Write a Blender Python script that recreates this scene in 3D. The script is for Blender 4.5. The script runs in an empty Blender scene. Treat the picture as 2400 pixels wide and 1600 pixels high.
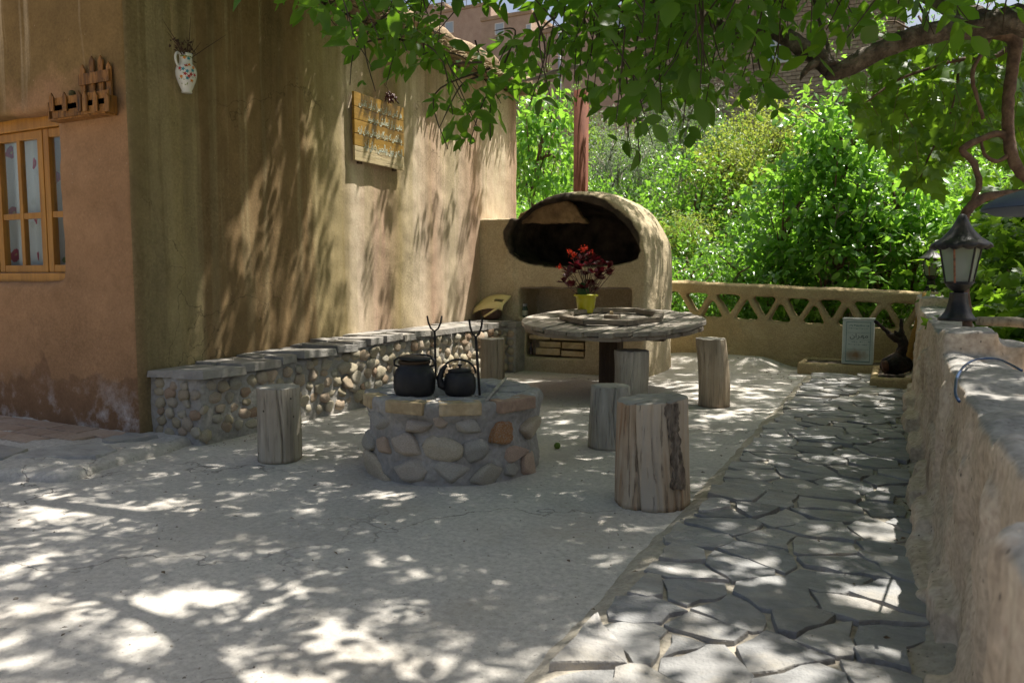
import bpy, bmesh, math, random
import numpy as np
from mathutils import Vector, Matrix, noise
random.seed(7); rng = np.random.default_rng(7)
sc = bpy.context.scene; C = sc.collection
PI = math.pi
# ---------------------------------------------------------------- camera
F = 1800.0; H = 1.0; PITCH = math.atan(150/1800.0); YAW = math.atan(0.5)
cam = bpy.data.cameras.new('camera'); cam.lens = 27.0; cam.sensor_width = 36.0
cam.clip_start = 0.05; cam.clip_end = 2000
camo = bpy.data.objects.new('camera', cam); C.objects.link(camo)
camo.location = (0, 0, H); camo.rotation_euler = (PI/2-PITCH, 0, YAW)
cam.dof.use_dof = True; cam.dof.focus_distance = 5.0; cam.dof.aperture_fstop = 6.3
sc.camera = camo
# ---------------------------------------------------------------- sky and sun
SUN = Vector((0.27, 0.33, 1.0)).normalized()
w = bpy.data.worlds.new('World'); sc.world = w; w.use_nodes = True
nt = w.node_tree; bg = nt.nodes['Background']
sky = nt.nodes.new('ShaderNodeTexSky'); sky.sky_type = 'NISHITA'; sky.sun_disc = False
sky.sun_elevation = math.asin(SUN.z); sky.sun_rotation = math.atan2(SUN.x, SUN.y)
sky.dust_density = 6.0; sky.ozone_density = 0.2; sky.air_density = 1.0
nt.links.new(sky.outputs[0], bg.inputs[0]); bg.inputs[1].default_value = 0.075
sl = bpy.data.lights.new('sun', 'SUN'); sl.energy = 5.0; sl.angle = math.radians(0.53); sl.color = (1, 0.95, 0.86)
so = bpy.data.objects.new('sun', sl); C.objects.link(so)
so.rotation_euler = SUN.to_track_quat('Z', 'Y').to_euler(); so.location = (3, 4, 12)
vs = sc.view_settings; vs.view_transform = 'Standard'; vs.look = 'None'; vs.gamma = 1; vs.use_curve_mapping = False
vs.exposure = 1.04
sc.cycles.max_bounces = 8; sc.cycles.diffuse_bounces = 4; sc.cycles.transparent_max_bounces = 8
sc.cycles.caustics_reflective = False; sc.cycles.caustics_refractive = False
sc.cycles.use_denoising = True; sc.cycles.use_adaptive_sampling = True
# ---------------------------------------------------------------- pixel -> place helpers (photo 2400 x 1600)
def ray(u, v):
    a = (u-1200)/F; b = (800-v)/F
    x = a; y = math.cos(PITCH)+b*math.sin(PITCH); z = b*math.cos(PITCH)-math.sin(PITCH)
    c, s = math.cos(YAW), math.sin(YAW)
    return Vector((c*x-s*y, s*x+c*y, z))
def gp(u, v, z=0.0):
    d = ray(u, v); return Vector((0, 0, H))+d*((z-H)/d.z)
def onX(u, v, X):
    d = ray(u, v); return Vector((0, 0, H))+d*(X/d.x)
def onY(u, v, Y):
    d = ray(u, v); return Vector((0, 0, H))+d*(Y/d.y)
def at(u, v, dep): return Vector((0, 0, H))+ray(u, v)*dep
CY, SY, CP, SP = math.cos(YAW), math.sin(YAW), math.cos(PITCH), math.sin(PITCH)
def proj(P):
    P = np.asarray(P, float); X, Y, Z = P[..., 0], P[..., 1], P[..., 2]-H
    x = CY*X+SY*Y; y = -SY*X+CY*Y
    fw = y*CP-Z*SP; up = y*SP+Z*CP
    k = np.where(np.abs(fw) < 1e-4, 1e-4, fw)
    return 1200+F*x/k, 800-F*up/k, fw
def away(P):                                   # unit ground direction from camera to P
    d = Vector((P[0], P[1], 0)); return d.normalized()
# ---------------------------------------------------------------- scene helpers
def tag(o, label=None, cat=None, group=None, kind=None):
    if label: o['label'] = label
    if cat: o['category'] = cat
    if group: o['group'] = group
    if kind: o['kind'] = kind
    return o
def thing(name, label, cat, loc=(0, 0, 0), group=None):
    o = bpy.data.objects.new(name, None); C.objects.link(o); o.location = loc
    o.empty_display_size = 0.1
    return tag(o, label, cat, group)
def world_loc(p):
    l = Vector(p.location)
    return l if p.parent is None else l+p.matrix_parent_inverse.translation+world_loc(p.parent)
def put(o, parent=None):
    C.objects.link(o)
    if parent is not None:
        o.parent = parent; o.matrix_parent_inverse = Matrix.Translation(-world_loc(parent))
    return o
def obj(name, me, m=None, parent=None):
    o = bpy.data.objects.new(name, me)
    if m is not None and len(me.materials) == 0: me.materials.append(m)
    return put(o, parent)
class B:
    def __init__(s): s.v = []; s.f = []
    def add(s, vs, fs):
        n = len(s.v); s.v += [tuple(q) for q in vs]; s.f += [tuple(i+n for i in q) for q in fs]; return s
    def box(s, x0, x1, y0, y1, z0, z1):
        return s.add([(x0,y0,z0),(x1,y0,z0),(x1,y1,z0),(x0,y1,z0),(x0,y0,z1),(x1,y0,z1),(x1,y1,z1),(x0,y1,z1)],
                     [(0,3,2,1),(4,5,6,7),(0,1,5,4),(1,2,6,5),(2,3,7,6),(3,0,4,7)])
    def obox(s, M, sx, sy, sz):                # box of size centred on matrix M
        b = B().box(-sx/2, sx/2, -sy/2, sy/2, -sz/2, sz/2)
        return s.add([M @ Vector(q) for q in b.v], b.f)
    def prism(s, poly, a, b, axis='z'):
        n = len(poly)
        def P(p, t): return (p[0], p[1], t) if axis == 'z' else ((p[0], t, p[1]) if axis == 'y' else (t, p[0], p[1]))
        fs = [tuple(range(n-1, -1, -1)), tuple(range(n, 2*n))]+[(i, (i+1) % n, n+(i+1) % n, n+i) for i in range(n)]
        return s.add([P(p, a) for p in poly]+[P(p, b) for p in poly], fs)
    def tube(s, pts, rad, n=8, cap=True):
        pts = [Vector(p) for p in pts]; k = len(pts)
        if not hasattr(rad, '__len__'): rad = [rad]*k
        ref = None; vs = []
        for i, p in enumerate(pts):
            t = (pts[min(i+1, k-1)]-pts[max(i-1, 0)]).normalized()
            if ref is None: ref = t.orthogonal().normalized()
            ref = (ref-t*ref.dot(t)).normalized(); b = t.cross(ref)
            for j in range(n):
                a = 2*PI*j/n; vs.append(p+(ref*math.cos(a)+b*math.sin(a))*rad[i])
        fs = [(i*n+j, i*n+(j+1) % n, (i+1)*n+(j+1) % n, (i+1)*n+j) for i in range(k-1) for j in range(n)]
        if cap: fs += [tuple(range(n-1, -1, -1)), tuple((k-1)*n+j for j in range(n))]
        return s.add(vs, fs)
    def lathe(s, prof, c=(0, 0, 0), n=32, capb=True, capt=True):
        vs = [(c[0]+r*math.cos(2*PI*j/n), c[1]+r*math.sin(2*PI*j/n), c[2]+z) for r, z in prof for j in range(n)]
        k = len(prof)
        fs = [(i*n+j, i*n+(j+1) % n, (i+1)*n+(j+1) % n, (i+1)*n+j) for i in range(k-1) for j in range(n)]
        if capb: fs.append(tuple(range(n-1, -1, -1)))
        if capt: fs.append(tuple((k-1)*n+j for j in range(n)))
        return s.add(vs, fs)
    def mesh(s, name, bevel=0, smooth=False, seg=2):
        me = bpy.data.meshes.new(name); me.from_pydata(s.v, [], s.f)
        if bevel:
            bm = bmesh.new(); bm.from_mesh(me)
            bmesh.ops.bevel(bm, geom=[e for e in bm.edges if len(e.link_faces) == 2 and e.calc_face_angle(0) > .5], offset=bevel, segments=seg, affect='EDGES', profile=.6)
            bm.to_mesh(me); bm.free()
        if smooth: me.polygons.foreach_set('use_smooth', [True]*len(me.polygons))
        me.update(); return me
    def build(s, name, m, parent=None, bevel=0, smooth=False): return obj(name, s.mesh(name, bevel, smooth), m, parent)
def npmesh(name, V, T, rnd=None, smooth=False):    # triangle mesh from arrays, rnd per face
    me = bpy.data.meshes.new(name); V = np.ascontiguousarray(V, np.float32); T = np.ascontiguousarray(T, np.int32)
    me.vertices.add(len(V)); me.vertices.foreach_set('co', V.ravel())
    me.loops.add(T.size); me.loops.foreach_set('vertex_index', T.ravel())
    me.polygons.add(len(T)); me.polygons.foreach_set('loop_start', np.arange(0, T.size, 3, dtype=np.int32))
    if smooth: me.polygons.foreach_set('use_smooth', np.ones(len(T), bool))
    if rnd is not None:
        a = me.attributes.new('rnd', 'FLOAT', 'FACE'); a.data.foreach_set('value', np.ascontiguousarray(rnd, np.float32))
    me.update(calc_edges=True); return me
def fbm(p, s, o=3): return noise.fractal(Vector(p)*s, 1.0, 2.0, o)
def evaluated(o):
    dg = bpy.context.evaluated_depsgraph_get(); dg.update()
    me = bpy.data.meshes.new_from_object(o.evaluated_get(dg)); return me
def solid(name, b, voxel=.03, smooth=4, amp=.008, ns=4.0, amp2=.003, ns2=18, cutters=()):
    o = bpy.data.objects.new('tmp', b.mesh('tmp')); C.objects.link(o); cs = []
    for cb in cutters:
        c = bpy.data.objects.new('tmpc', cb.mesh('tmpc')); C.objects.link(c); cs.append(c)
    r0 = o.modifiers.new('r0', 'REMESH'); r0.mode = 'VOXEL'; r0.voxel_size = voxel; r0.adaptivity = 0
    for c in cs:
        bo = o.modifiers.new('b', 'BOOLEAN'); bo.operation = 'DIFFERENCE'; bo.solver = 'EXACT'; bo.object = c
    if cs:
        r1 = o.modifiers.new('r1', 'REMESH'); r1.mode = 'VOXEL'; r1.voxel_size = voxel
    sm = o.modifiers.new('s', 'SMOOTH'); sm.iterations = smooth; sm.factor = .5
    me = evaluated(o); me.name = name
    bpy.data.objects.remove(o)
    for c in cs: bpy.data.objects.remove(c)
    co = [0.0]*(3*len(me.vertices)); no = [0.0]*(3*len(me.vertices))
    me.vertices.foreach_get('co', co); me.vertices.foreach_get('normal', no)
    co = np.array(co).reshape(-1, 3); no = np.array(no).reshape(-1, 3)
    d = np.array([amp*noise.fractal(Vector(p)*ns, 1, 2, 3)+amp2*noise.noise(Vector(p)*ns2) for p in co])
    co += no*d[:, None]
    me.vertices.foreach_set('co', co.ravel()); me.polygons.foreach_set('use_smooth', [True]*len(me.polygons)); me.update()
    return me
# ---------------------------------------------------------------- materials
def nd(nt, t, **k):
    n = nt.nodes.new(t)
    for a, v in k.items():
        if a.startswith('i_'):
            key = a[2:]; key = int(key) if key.isdigit() else key.replace('_', ' ')
            s = n.inputs[key]
            if isinstance(v, bpy.types.NodeSocket): nt.links.new(v, s)
            else: s.default_value = v
        else: setattr(n, a, v)
    return n
def c4(c): return (c[0], c[1], c[2], 1)
class G:                                         # node graph of one material
    def __init__(s, name):
        s.m = bpy.data.materials.new(name); s.m.use_nodes = True; s.nt = s.m.node_tree
        s.p = s.nt.nodes['Principled BSDF']; s.out = s.nt.nodes['Material Output']
        s.tc = s.nt.nodes.new('ShaderNodeTexCoord'); s.co = s.tc.outputs['Object']
        s.oi = s.nt.nodes.new('ShaderNodeObjectInfo')
    def rco(s):                                  # object coordinates shifted per object
        v = nd(s.nt, 'ShaderNodeVectorMath', operation='MULTIPLY_ADD', i_0=s.co, i_1=(1, 1, 1))
        cx = nd(s.nt, 'ShaderNodeCombineXYZ'); mu = s.math('MULTIPLY', s.oi.outputs['Random'], 53.0)
        for i in range(3): s.nt.links.new(mu, cx.inputs[i])
        s.nt.links.new(cx.outputs[0], v.inputs[2]); s.co = v.outputs[0]; return s
    def math(s, op, a, b=0.0, clamp=False):
        return nd(s.nt, 'ShaderNodeMath', operation=op, use_clamp=clamp, i_0=a, i_1=b).outputs[0]
    def noise(s, scale, detail=5, stretch=(1, 1, 1), rough=.55, off=(0, 0, 0), co=None, dist=0):
        mp = nd(s.nt, 'ShaderNodeMapping', i_Vector=co or s.co, i_Scale=stretch, i_Location=off)
        return nd(s.nt, 'ShaderNodeTexNoise', i_Vector=mp.outputs[0], i_Scale=scale, i_Detail=detail, i_Roughness=rough, i_Distortion=dist).outputs[0]
    def vor(s, scale, stretch=(1, 1, 1), feature='F1', out=0, co=None):
        mp = nd(s.nt, 'ShaderNodeMapping', i_Vector=co or s.co, i_Scale=stretch)
        return nd(s.nt, 'ShaderNodeTexVoronoi', feature=feature, i_Vector=mp.outputs[0], i_Scale=scale).outputs[out]
    def ramp(s, fac, stops, interp='LINEAR'):
        r = nd(s.nt, 'ShaderNodeValToRGB', i_Fac=fac); e = r.color_ramp.elements; r.color_ramp.interpolation = interp
        while len(e) < len(stops): e.new(.5)
        for q, (p, c) in zip(e, stops): q.position = p; q.color = c4(c) if hasattr(c, '__len__') else (c, c, c, 1)
        return r.outputs[0]
    def mix(s, fac, a, b, mode='MIX'):
        n = nd(s.nt, 'ShaderNodeMix', data_type='RGBA', blend_type=mode)
        for i, v in ((0, fac), (6, a), (7, b)):
            if isinstance(v, bpy.types.NodeSocket): s.nt.links.new(v, n.inputs[i])
            else: n.inputs[i].default_value = c4(v) if hasattr(v, '__len__') else v
        return n.outputs[2]
    def rng(s, v, a, b, c=0.0, d=1.0):
        return nd(s.nt, 'ShaderNodeMapRange', i_Value=v, i_From_Min=a, i_From_Max=b, i_To_Min=c, i_To_Max=d).outputs[0]
    def sep(s, co=None):
        return nd(s.nt, 'ShaderNodeSeparateXYZ', i_0=co or s.co).outputs
    def hsv(s, c, val, hue=.5, sat=1.0):
        return nd(s.nt, 'ShaderNodeHueSaturation', i_Color=c, i_Value=val, i_Hue=hue, i_Saturation=sat).outputs[0]
    def fin(s, col, rough=.85, spec=.25, bump=None, bdist=.01, bstr=.6, metal=0):
        if isinstance(col, bpy.types.NodeSocket): s.nt.links.new(col, s.p.inputs['Base Color'])
        else: s.p.inputs['Base Color'].default_value = c4(col)
        if isinstance(rough, bpy.types.NodeSocket): s.nt.links.new(rough, s.p.inputs['Roughness'])
        else: s.p.inputs['Roughness'].default_value = rough
        s.p.inputs['Specular IOR Level'].default_value = spec; s.p.inputs['Metallic'].default_value = metal
        if bump is not None:
            b = nd(s.nt, 'ShaderNodeBump', i_Height=bump, i_Distance=bdist, i_Strength=bstr)
            s.nt.links.new(b.outputs[0], s.p.inputs['Normal'])
        return s.m
def M(name, stops, scale=5, stretch=(1, 1, 1), detail=6, rough=.85, bscale=60, bdist=.004, bstretch=None, rnd=0.0, spec=.25, metal=0, speck=None, shift=True):
    g = G(name)
    if shift: g.rco()
    c = g.ramp(g.noise(scale, detail, stretch), [(.3+.4*i/max(1, len(stops)-1), q) for i, q in enumerate(stops)])
    if rnd: c = g.hsv(c, g.rng(g.oi.outputs['Random'], 0, 1, 1-rnd, 1+rnd))
    bn = g.noise(bscale, 4, bstretch or stretch)
    c = g.mix(.5, c, g.ramp(bn, [(.3, .35), (.7, .65)]), 'OVERLAY')
    return g.fin(c, rough, spec, bn, bdist, .7, metal)
def leafmat(name, a, b, tr, mixf=.42, rough=.42, spec=.4):
    g = G(name)
    at_ = nd(g.nt, 'ShaderNodeAttribute', attribute_name='rnd').outputs['Fac']
    f = g.math('FRACT', g.math('ADD', at_, g.oi.outputs['Random']))
    c = g.mix(f, a, b); g.fin(c, rough, spec)
    t = nd(g.nt, 'ShaderNodeBsdfTranslucent', i_Color=g.mix(f, tr, tuple(q*1.25 for q in tr)))
    ms = nd(g.nt, 'ShaderNodeMixShader', i_0=mixf, i_1=g.p.outputs[0], i_2=t.outputs[0])
    g.nt.links.new(ms.outputs[0], g.out.inputs[0]); return g.m
def plain(name, c, rough=.5, spec=.4, metal=0): return G(name).fin(c, rough, spec, metal=metal)
# ================================================================ materials used
XW = -4.08; YF = 3.11; YB = 8.31; ROOF = 3.13       # house corner, far end, eave height
def side_wall_mat():
    g = G('side_wall_plaster'); x, y, z = g.sep()
    wob = g.noise(1.4, 4, (1, 1, .12)); fine = g.noise(9, 5, (1, 1, .05))
    yy = g.math('ADD', y, g.math('ADD', g.math('MULTIPLY', g.math('SUBTRACT', wob, .5), .5), g.math('MULTIPLY', g.math('SUBTRACT', fine, .5), .16)))
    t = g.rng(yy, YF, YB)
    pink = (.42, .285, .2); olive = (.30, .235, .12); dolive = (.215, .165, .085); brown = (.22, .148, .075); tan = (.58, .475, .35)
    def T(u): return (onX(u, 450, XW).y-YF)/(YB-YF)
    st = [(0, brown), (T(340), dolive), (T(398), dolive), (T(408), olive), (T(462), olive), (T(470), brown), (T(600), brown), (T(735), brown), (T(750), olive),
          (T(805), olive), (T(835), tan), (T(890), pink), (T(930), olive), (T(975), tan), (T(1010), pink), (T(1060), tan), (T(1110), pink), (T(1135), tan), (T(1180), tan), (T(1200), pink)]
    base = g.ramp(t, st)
    drips = g.rng(g.noise(6.5, 7, (1, 1, .025), .62), .51, .6)
    drips = g.math('MULTIPLY', drips, g.rng(z, .6, 2.6, .2, .75), True)
    c = g.mix(drips, base, (.35, .285, .165))
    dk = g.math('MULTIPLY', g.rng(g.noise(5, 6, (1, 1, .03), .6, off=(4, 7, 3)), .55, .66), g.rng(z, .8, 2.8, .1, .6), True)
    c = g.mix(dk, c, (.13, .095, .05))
    c = g.mix(.4, c, g.ramp(g.noise(2.2, 8, (1, 1, .4)), [(.3, .38), (.7, .6)]), 'OVERLAY')
    grain = g.noise(60, 9, rough=.72)
    gm = g.rng(g.noise(1.3, 5, off=(2, 5, 9)), .35, .7, .2, .75)
    c = g.mix(gm, c, g.ramp(grain, [(.32, .3), (.68, .7)]), 'OVERLAY')
    c = g.mix(.7, c, g.ramp(g.noise(9, 10, (1, 1, .6), .72), [(.3, .36), (.7, .64)]), 'OVERLAY')
    c = g.mix(g.math('MULTIPLY', g.rng(g.vor(30, (1, 1.4, .35)), .07, .03), .8), c, (.5, .4, .25))
    c = g.mix(g.rng(g.vor(13, (1, 1, .8)), .045, .03), c, tuple(q*.4 for q in brown))
    ck = g.vor(1.1, (1, 1, .7), 'DISTANCE_TO_EDGE', co=nd(g.nt, 'ShaderNodeVectorMath', operation='ADD', i_0=g.co, i_1=nd(g.nt, 'ShaderNodeTexNoise', i_Vector=g.co, i_Scale=2.5, i_Detail=7.0).outputs[1]).outputs[0])
    c = g.mix(g.math('MULTIPLY', g.math('MULTIPLY', g.rng(ck, .006, .001), g.rng(g.noise(.9, 2), .5, .58)), .6, True), c, (.07, .05, .03))
    return g.fin(c, .95, .1, g.math('ADD', grain, g.math('MULTIPLY', g.noise(20, 5), .8)), .005, .5)
def front_wall_mat():
    g = G('front_wall_plaster'); x, y, z = g.sep()
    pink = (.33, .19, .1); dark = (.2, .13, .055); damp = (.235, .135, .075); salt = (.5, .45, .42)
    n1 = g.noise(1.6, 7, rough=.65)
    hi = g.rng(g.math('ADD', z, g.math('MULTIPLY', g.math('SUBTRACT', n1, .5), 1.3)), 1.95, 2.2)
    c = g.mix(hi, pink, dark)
    lo = g.rng(g.math('ADD', z, g.math('MULTIPLY', g.noise(2.2, 5, (1, 1, .7), off=(3, 1, 0)), 1.0)), .94, .9)
    c = g.mix(lo, c, damp)
    sa = g.math('MULTIPLY', g.rng(z, .42, .12), g.rng(g.noise(4, 7, rough=.7), .5, .68), True)
    c = g.mix(sa, c, salt)
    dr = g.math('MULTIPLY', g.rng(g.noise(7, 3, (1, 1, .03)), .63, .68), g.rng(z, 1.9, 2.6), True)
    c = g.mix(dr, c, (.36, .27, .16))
    grain = g.noise(60, 9, rough=.72)
    c = g.mix(g.rng(g.noise(1.1, 5, off=(2, 5, 9)), .35, .7, .2, .7), c, g.ramp(grain, [(.32, .32), (.68, .68)]), 'OVERLAY')
    c = g.mix(.6, c, g.ramp(g.noise(8, 10, rough=.72), [(.3, .38), (.7, .62)]), 'OVERLAY')
    c = g.mix(g.rng(g.vor(16, (1.4, 1, .5)), .045, .025), c, (.5, .38, .28))
    c = g.mix(.6, c, g.ramp(g.noise(3, 7), [(.3, .4), (.7, .6)]), 'OVERLAY')
    return g.fin(c, .95, .1, g.math('ADD', grain, g.math('MULTIPLY', g.noise(18, 5), .8)), .005, .5)
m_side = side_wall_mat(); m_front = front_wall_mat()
def cement_mat():
    g = G('cement_floor')
    c = g.ramp(g.noise(.9, 7), [(.3, (.39, .37, .34)), (.5, (.45, .425, .385)), (.7, (.51, .475, .425))])
    c = g.mix(g.rng(g.noise(55, 3), .66, .72), c, (.2, .185, .17))
    c = g.mix(g.math('MULTIPLY', g.rng(g.noise(3.3, 8, rough=.7), .52, .7), .4), c, (.33, .32, .31))
    c = g.mix(.9, c, g.ramp(g.noise(38, 8, rough=.75), [(.3, .34), (.7, .66)]), 'OVERLAY')
    c = g.mix(g.rng(g.noise(120, 2), .7, .74), c, (.12, .11, .1))
    c = g.mix(g.math('MULTIPLY', g.rng(g.noise(1.7, 6, off=(8, 1, 0), rough=.65), .5, .7), .5), c, (.36, .315, .255))
    crack = g.vor(.75, feature='DISTANCE_TO_EDGE', co=nd(g.nt, 'ShaderNodeVectorMath', operation='ADD', i_0=g.co, i_1=nd(g.nt, 'ShaderNodeTexNoise', i_Vector=g.co, i_Scale=3.0, i_Detail=6.0).outputs[1]).outputs[0])
    cm = g.math('MULTIPLY', g.rng(crack, .008, .001), g.rng(g.noise(.8, 2), .42, .52), True)
    c = g.mix(g.math('MULTIPLY', cm, .65), c, (.12, .11, .1))
    b = g.math('ADD', g.noise(110, 4), g.math('MULTIPLY', g.noise(9, 5), 2.0))
    return g.fin(c, .9, .2, g.math('SUBTRACT', b, g.math('MULTIPLY', cm, 2.0)), .004, .6)
m_cement = cement_mat()
def adobe(name, a, b, d, straw=True):
    g = G(name)
    c = g.ramp(g.noise(2.2, 8, rough=.62), [(.3, a), (.55, b), (.72, d)])
    sp = g.noise(70, 4); c = g.mix(.6, c, g.ramp(sp, [(.3, .33), (.7, .66)]), 'OVERLAY')
    c = g.mix(g.rng(g.vor(38, (1, 1, .4)), .1, .03), c, tuple(q*.5 for q in a))
    hgt = g.math('ADD', g.math('MULTIPLY', g.noise(16, 6), 2.0), sp)
    return g.fin(c, .95, .1, hgt, .012, .75)
m_adobe = adobe('ochre_adobe', (.35, .265, .145), (.43, .335, .195), (.49, .395, .245))
m_adobe_w = adobe('grey_brown_adobe', (.27, .215, .16), (.345, .27, .2), (.40, .33, .26))
m_mortar = M('grey_mortar', [(.24, .225, .2), (.32, .3, .27), (.4, .375, .335)], 6, bscale=45, bdist=.012, rough=.95, shift=False)
m_capcement = M('grey_cap_cement', [(.24, .23, .22), (.31, .3, .29), (.38, .37, .35)], 4, bscale=35, bdist=.01, rough=.95, shift=False)
m_sand = M('sandy_joint', [(.3, .265, .21), (.38, .34, .275), (.45, .4, .33)], 8, bscale=45, bdist=.015, rough=.97, shift=False)
m_soil = M('dark_soil', [(.05, .04, .03), (.1, .08, .06), (.17, .14, .11)], 14, bscale=50, bdist=.02, rough=1)
def stone_mat(name, cols, scale=9):
    g = G(name).rco()
    r = g.oi.outputs['Random']
    c0 = g.ramp(r, [(i/max(1, len(cols)-1), q) for i, q in enumerate(cols)], 'LINEAR')
    n = g.noise(scale, 8, rough=.65); c = g.mix(.75, c0, g.ramp(n, [(.25, .28), (.75, .7)]), 'OVERLAY')
    c = g.mix(g.math('MULTIPLY', g.rng(g.noise(scale*.4, 4, off=(5, 2, 7)), .55, .7), .35), c, (.42, .36, .28))
    return g.fin(c, .85, .25, g.math('ADD', n, g.noise(55, 4)), .008, .7)
m_pebble = stone_mat('river_pebble', [(.36, .3, .2), (.44, .38, .27), (.33, .29, .23), (.46, .35, .25), (.4, .37, .3), (.5, .44, .33), (.37, .25, .17), (.42, .36, .25)])
m_pitrock = stone_mat('field_rock', [(.48, .42, .32), (.4, .38, .33), (.52, .37, .28), (.52, .45, .33), (.45, .42, .36), (.49, .36, .26)], 12)
m_capstone = stone_mat('dark_cap_stone', [(.2, .19, .175), (.27, .25, .225), (.23, .215, .2), (.31, .29, .26)], 7)
m_orangerock = M('orange_rock', [(.4, .34, .28), (.42, .22, .1), (.33, .16, .07)], 8, bscale=40, bdist=.01)
def flag_mat():
    g = G('grey_flagstone').rco(); r = g.oi.outputs['Random']
    c0 = g.ramp(r, [(0, (.2, .2, .2)), (.3, (.3, .295, .285)), (.55, (.25, .252, .255)), (.8, (.37, .355, .335)), (1, (.31, .3, .285))])
    n = g.noise(7, 8, (1, 1.6, 1), .65); c = g.mix(.8, c0, g.ramp(n, [(.28, .3), (.72, .68)]), 'OVERLAY')
    c = g.mix(g.math('MULTIPLY', g.rng(g.noise(3.5, 8, off=(4, 4, 4), rough=.65), .5, .68), .6), c, (.40, .36, .295))
    return g.fin(c, .8, .3, g.math('ADD', g.math('MULTIPLY', g.noise(18, 6, (1, 2, 1)), 2.0), g.noise(90, 3)), .008, .7)
m_flag = flag_mat()
m_paver = M('brick_paver', [(.33, .235, .175), (.38, .285, .215), (.42, .33, .26)], 4, bscale=50, bdist=.004, rnd=.1)
m_brick = M('yellow_brick', [(.34, .25, .14), (.46, .35, .2), (.52, .42, .28)], 9, bscale=40, bdist=.006, rnd=.12)
m_redbrick = M('brown_brick', [(.3, .2, .14), (.36, .25, .17)], 6, bscale=40, bdist=.006)
def wood(name, cols, cs=1.0, rough=.85, spec=.2, grain=(22, 22, 1.1), dark=(.07, .05, .035), dk=.35, bd=.006, holes=False):
    g = G(name).rco()
    n = g.noise(1.0, 6, grain, .6, dist=.4); f = g.noise(3.0, 5, tuple(q*1.6 for q in grain), .6, off=(9, 3, 1))
    c = g.ramp(n, [(.3+.4*i/(len(cols)-1), q) for i, q in enumerate(cols)])
    c = g.mix(g.math('MULTIPLY', g.rng(f, .58, .66), dk), c, dark)
    c = g.mix(.5, c, g.ramp(g.noise(3.5, 5), [(.3, .36), (.7, .64)]), 'OVERLAY')
    if holes: c = g.mix(g.math('MULTIPLY', g.rng(g.vor(16), .13, .09), g.rng(g.noise(3, 2), .5, .55), True), c, (.04, .03, .02))
    c = g.mix(g.math('MULTIPLY', g.rng(g.noise(2.2, 6, off=(3, 8, 1)), .55, .7), .4), c, tuple(q*.5 for q in cols[0]))
    c = g.hsv(c, g.rng(g.oi.outputs['Random'], 0, 1, .88, 1.1))
    return g.fin(c, rough, spec, g.math('SUBTRACT', n, g.math('MULTIPLY', g.rng(f, .58, .66), .8)), bd, .8)
m_log = wood('weathered_log', [(.3, .255, .19), (.42, .365, .28), (.52, .455, .35)], holes=True)
m_log2 = wood('grey_log', [(.3, .27, .215), (.41, .375, .31), (.51, .465, .385)])
m_log3 = wood('brown_log', [(.23, .175, .115), (.34, .27, .185), (.43, .355, .26)])
m_logbig = wood('orange_streaked_log', [(.34, .16, .07), (.44, .33, .22), (.53, .43, .31), (.46, .4, .32)], dk=.5, grain=(14, 14, .8))
m_bark = M('flaky_bark', [(.08, .06, .045), (.21, .165, .12), (.35, .285, .215)], 26, (2, 2, .5), bscale=30, bdist=.03)
m_end = wood('cut_end_wood', [(.28, .25, .2), (.36, .33, .28), (.42, .4, .35)], grain=(6, 6, 6))
m_plank = wood('weathered_plank', [(.22, .19, .155), (.31, .275, .23), (.38, .345, .295)], grain=(20, 1.2, 20), dk=.5)
m_plankx = wood('weathered_under_plank', [(.17, .14, .11), (.25, .21, .165), (.31, .27, .22)], grain=(1.2, 20, 20), dk=.5)
m_darkpost = wood('dark_post_wood', [(.05, .035, .025), (.085, .06, .042), (.12, .09, .06)])
m_orangewood = wood('varnished_pine', [(.29, .12, .015), (.37, .165, .022), (.44, .21, .035)], rough=.4, spec=.45, grain=(30, 30, 2), dk=.15, bd=.001)
m_rack = wood('scorched_rack_wood', [(.06, .03, .012), (.27, .12, .03), (.38, .19, .06)], rough=.5, grain=(30, 30, 4), dk=.6)
m_signwood = wood('varnished_sign_wood', [(.2, .105, .012), (.3, .165, .022), (.38, .22, .04)], rough=.35, spec=.5, grain=(20, 2, 26), dk=.25, bd=.001)
m_signpale = wood('bare_sign_wood', [(.36, .28, .16), (.46, .37, .22), (.5, .42, .27)], grain=(20, 2, 26))
m_black = M('sooty_black_metal', [(.006, .006, .007), (.014, .014, .015), (.03, .028, .026)], 9, bscale=30, bdist=.002, rough=.55, spec=.35)
m_iron = M('rusty_black_iron', [(.012, .01, .01), (.03, .024, .02)], 20, bscale=80, bdist=.002, rough=.6)
m_blackpaint = M('black_lamp_paint', [(.008, .009, .011), (.016, .017, .02), (.05, .042, .038)], 16, bscale=60, bdist=.002, rough=.5, spec=.35)
m_copper = M('rusty_copper_bar', [(.05, .03, .025), (.28, .13, .08), (.33, .17, .11)], 30, rough=.6)
m_brass = plain('brass_rim', (.05, .028, .01), .5, .4, .4)
m_pipe = M('rust_red_pipe', [(.1, .032, .018), (.14, .047, .026), (.18, .066, .04)], 5, (1, 1, .4), bscale=40, bdist=.001, rough=.8, spec=.2)
m_yellowpot = plain('yellow_green_plastic', (.40, .38, .015), .35, .45)
m_cream = plain('cream_plastic', (.62, .52, .24), .45, .4)
m_white = plain('white_ceramic', (.72, .71, .66), .2, .5)
m_red = plain('painted_red', (.42, .03, .03), .35); m_orange = plain('painted_orange', (.62, .22, .02), .35)
m_teal = plain('painted_teal', (.04, .25, .3), .35); m_pgreen = plain('painted_green', (.16, .24, .03), .35)
m_claypot = M('brown_clay_pot', [(.1, .06, .04), (.16, .1, .07)], 8, bscale=40, bdist=.002, rough=.7)
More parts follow.
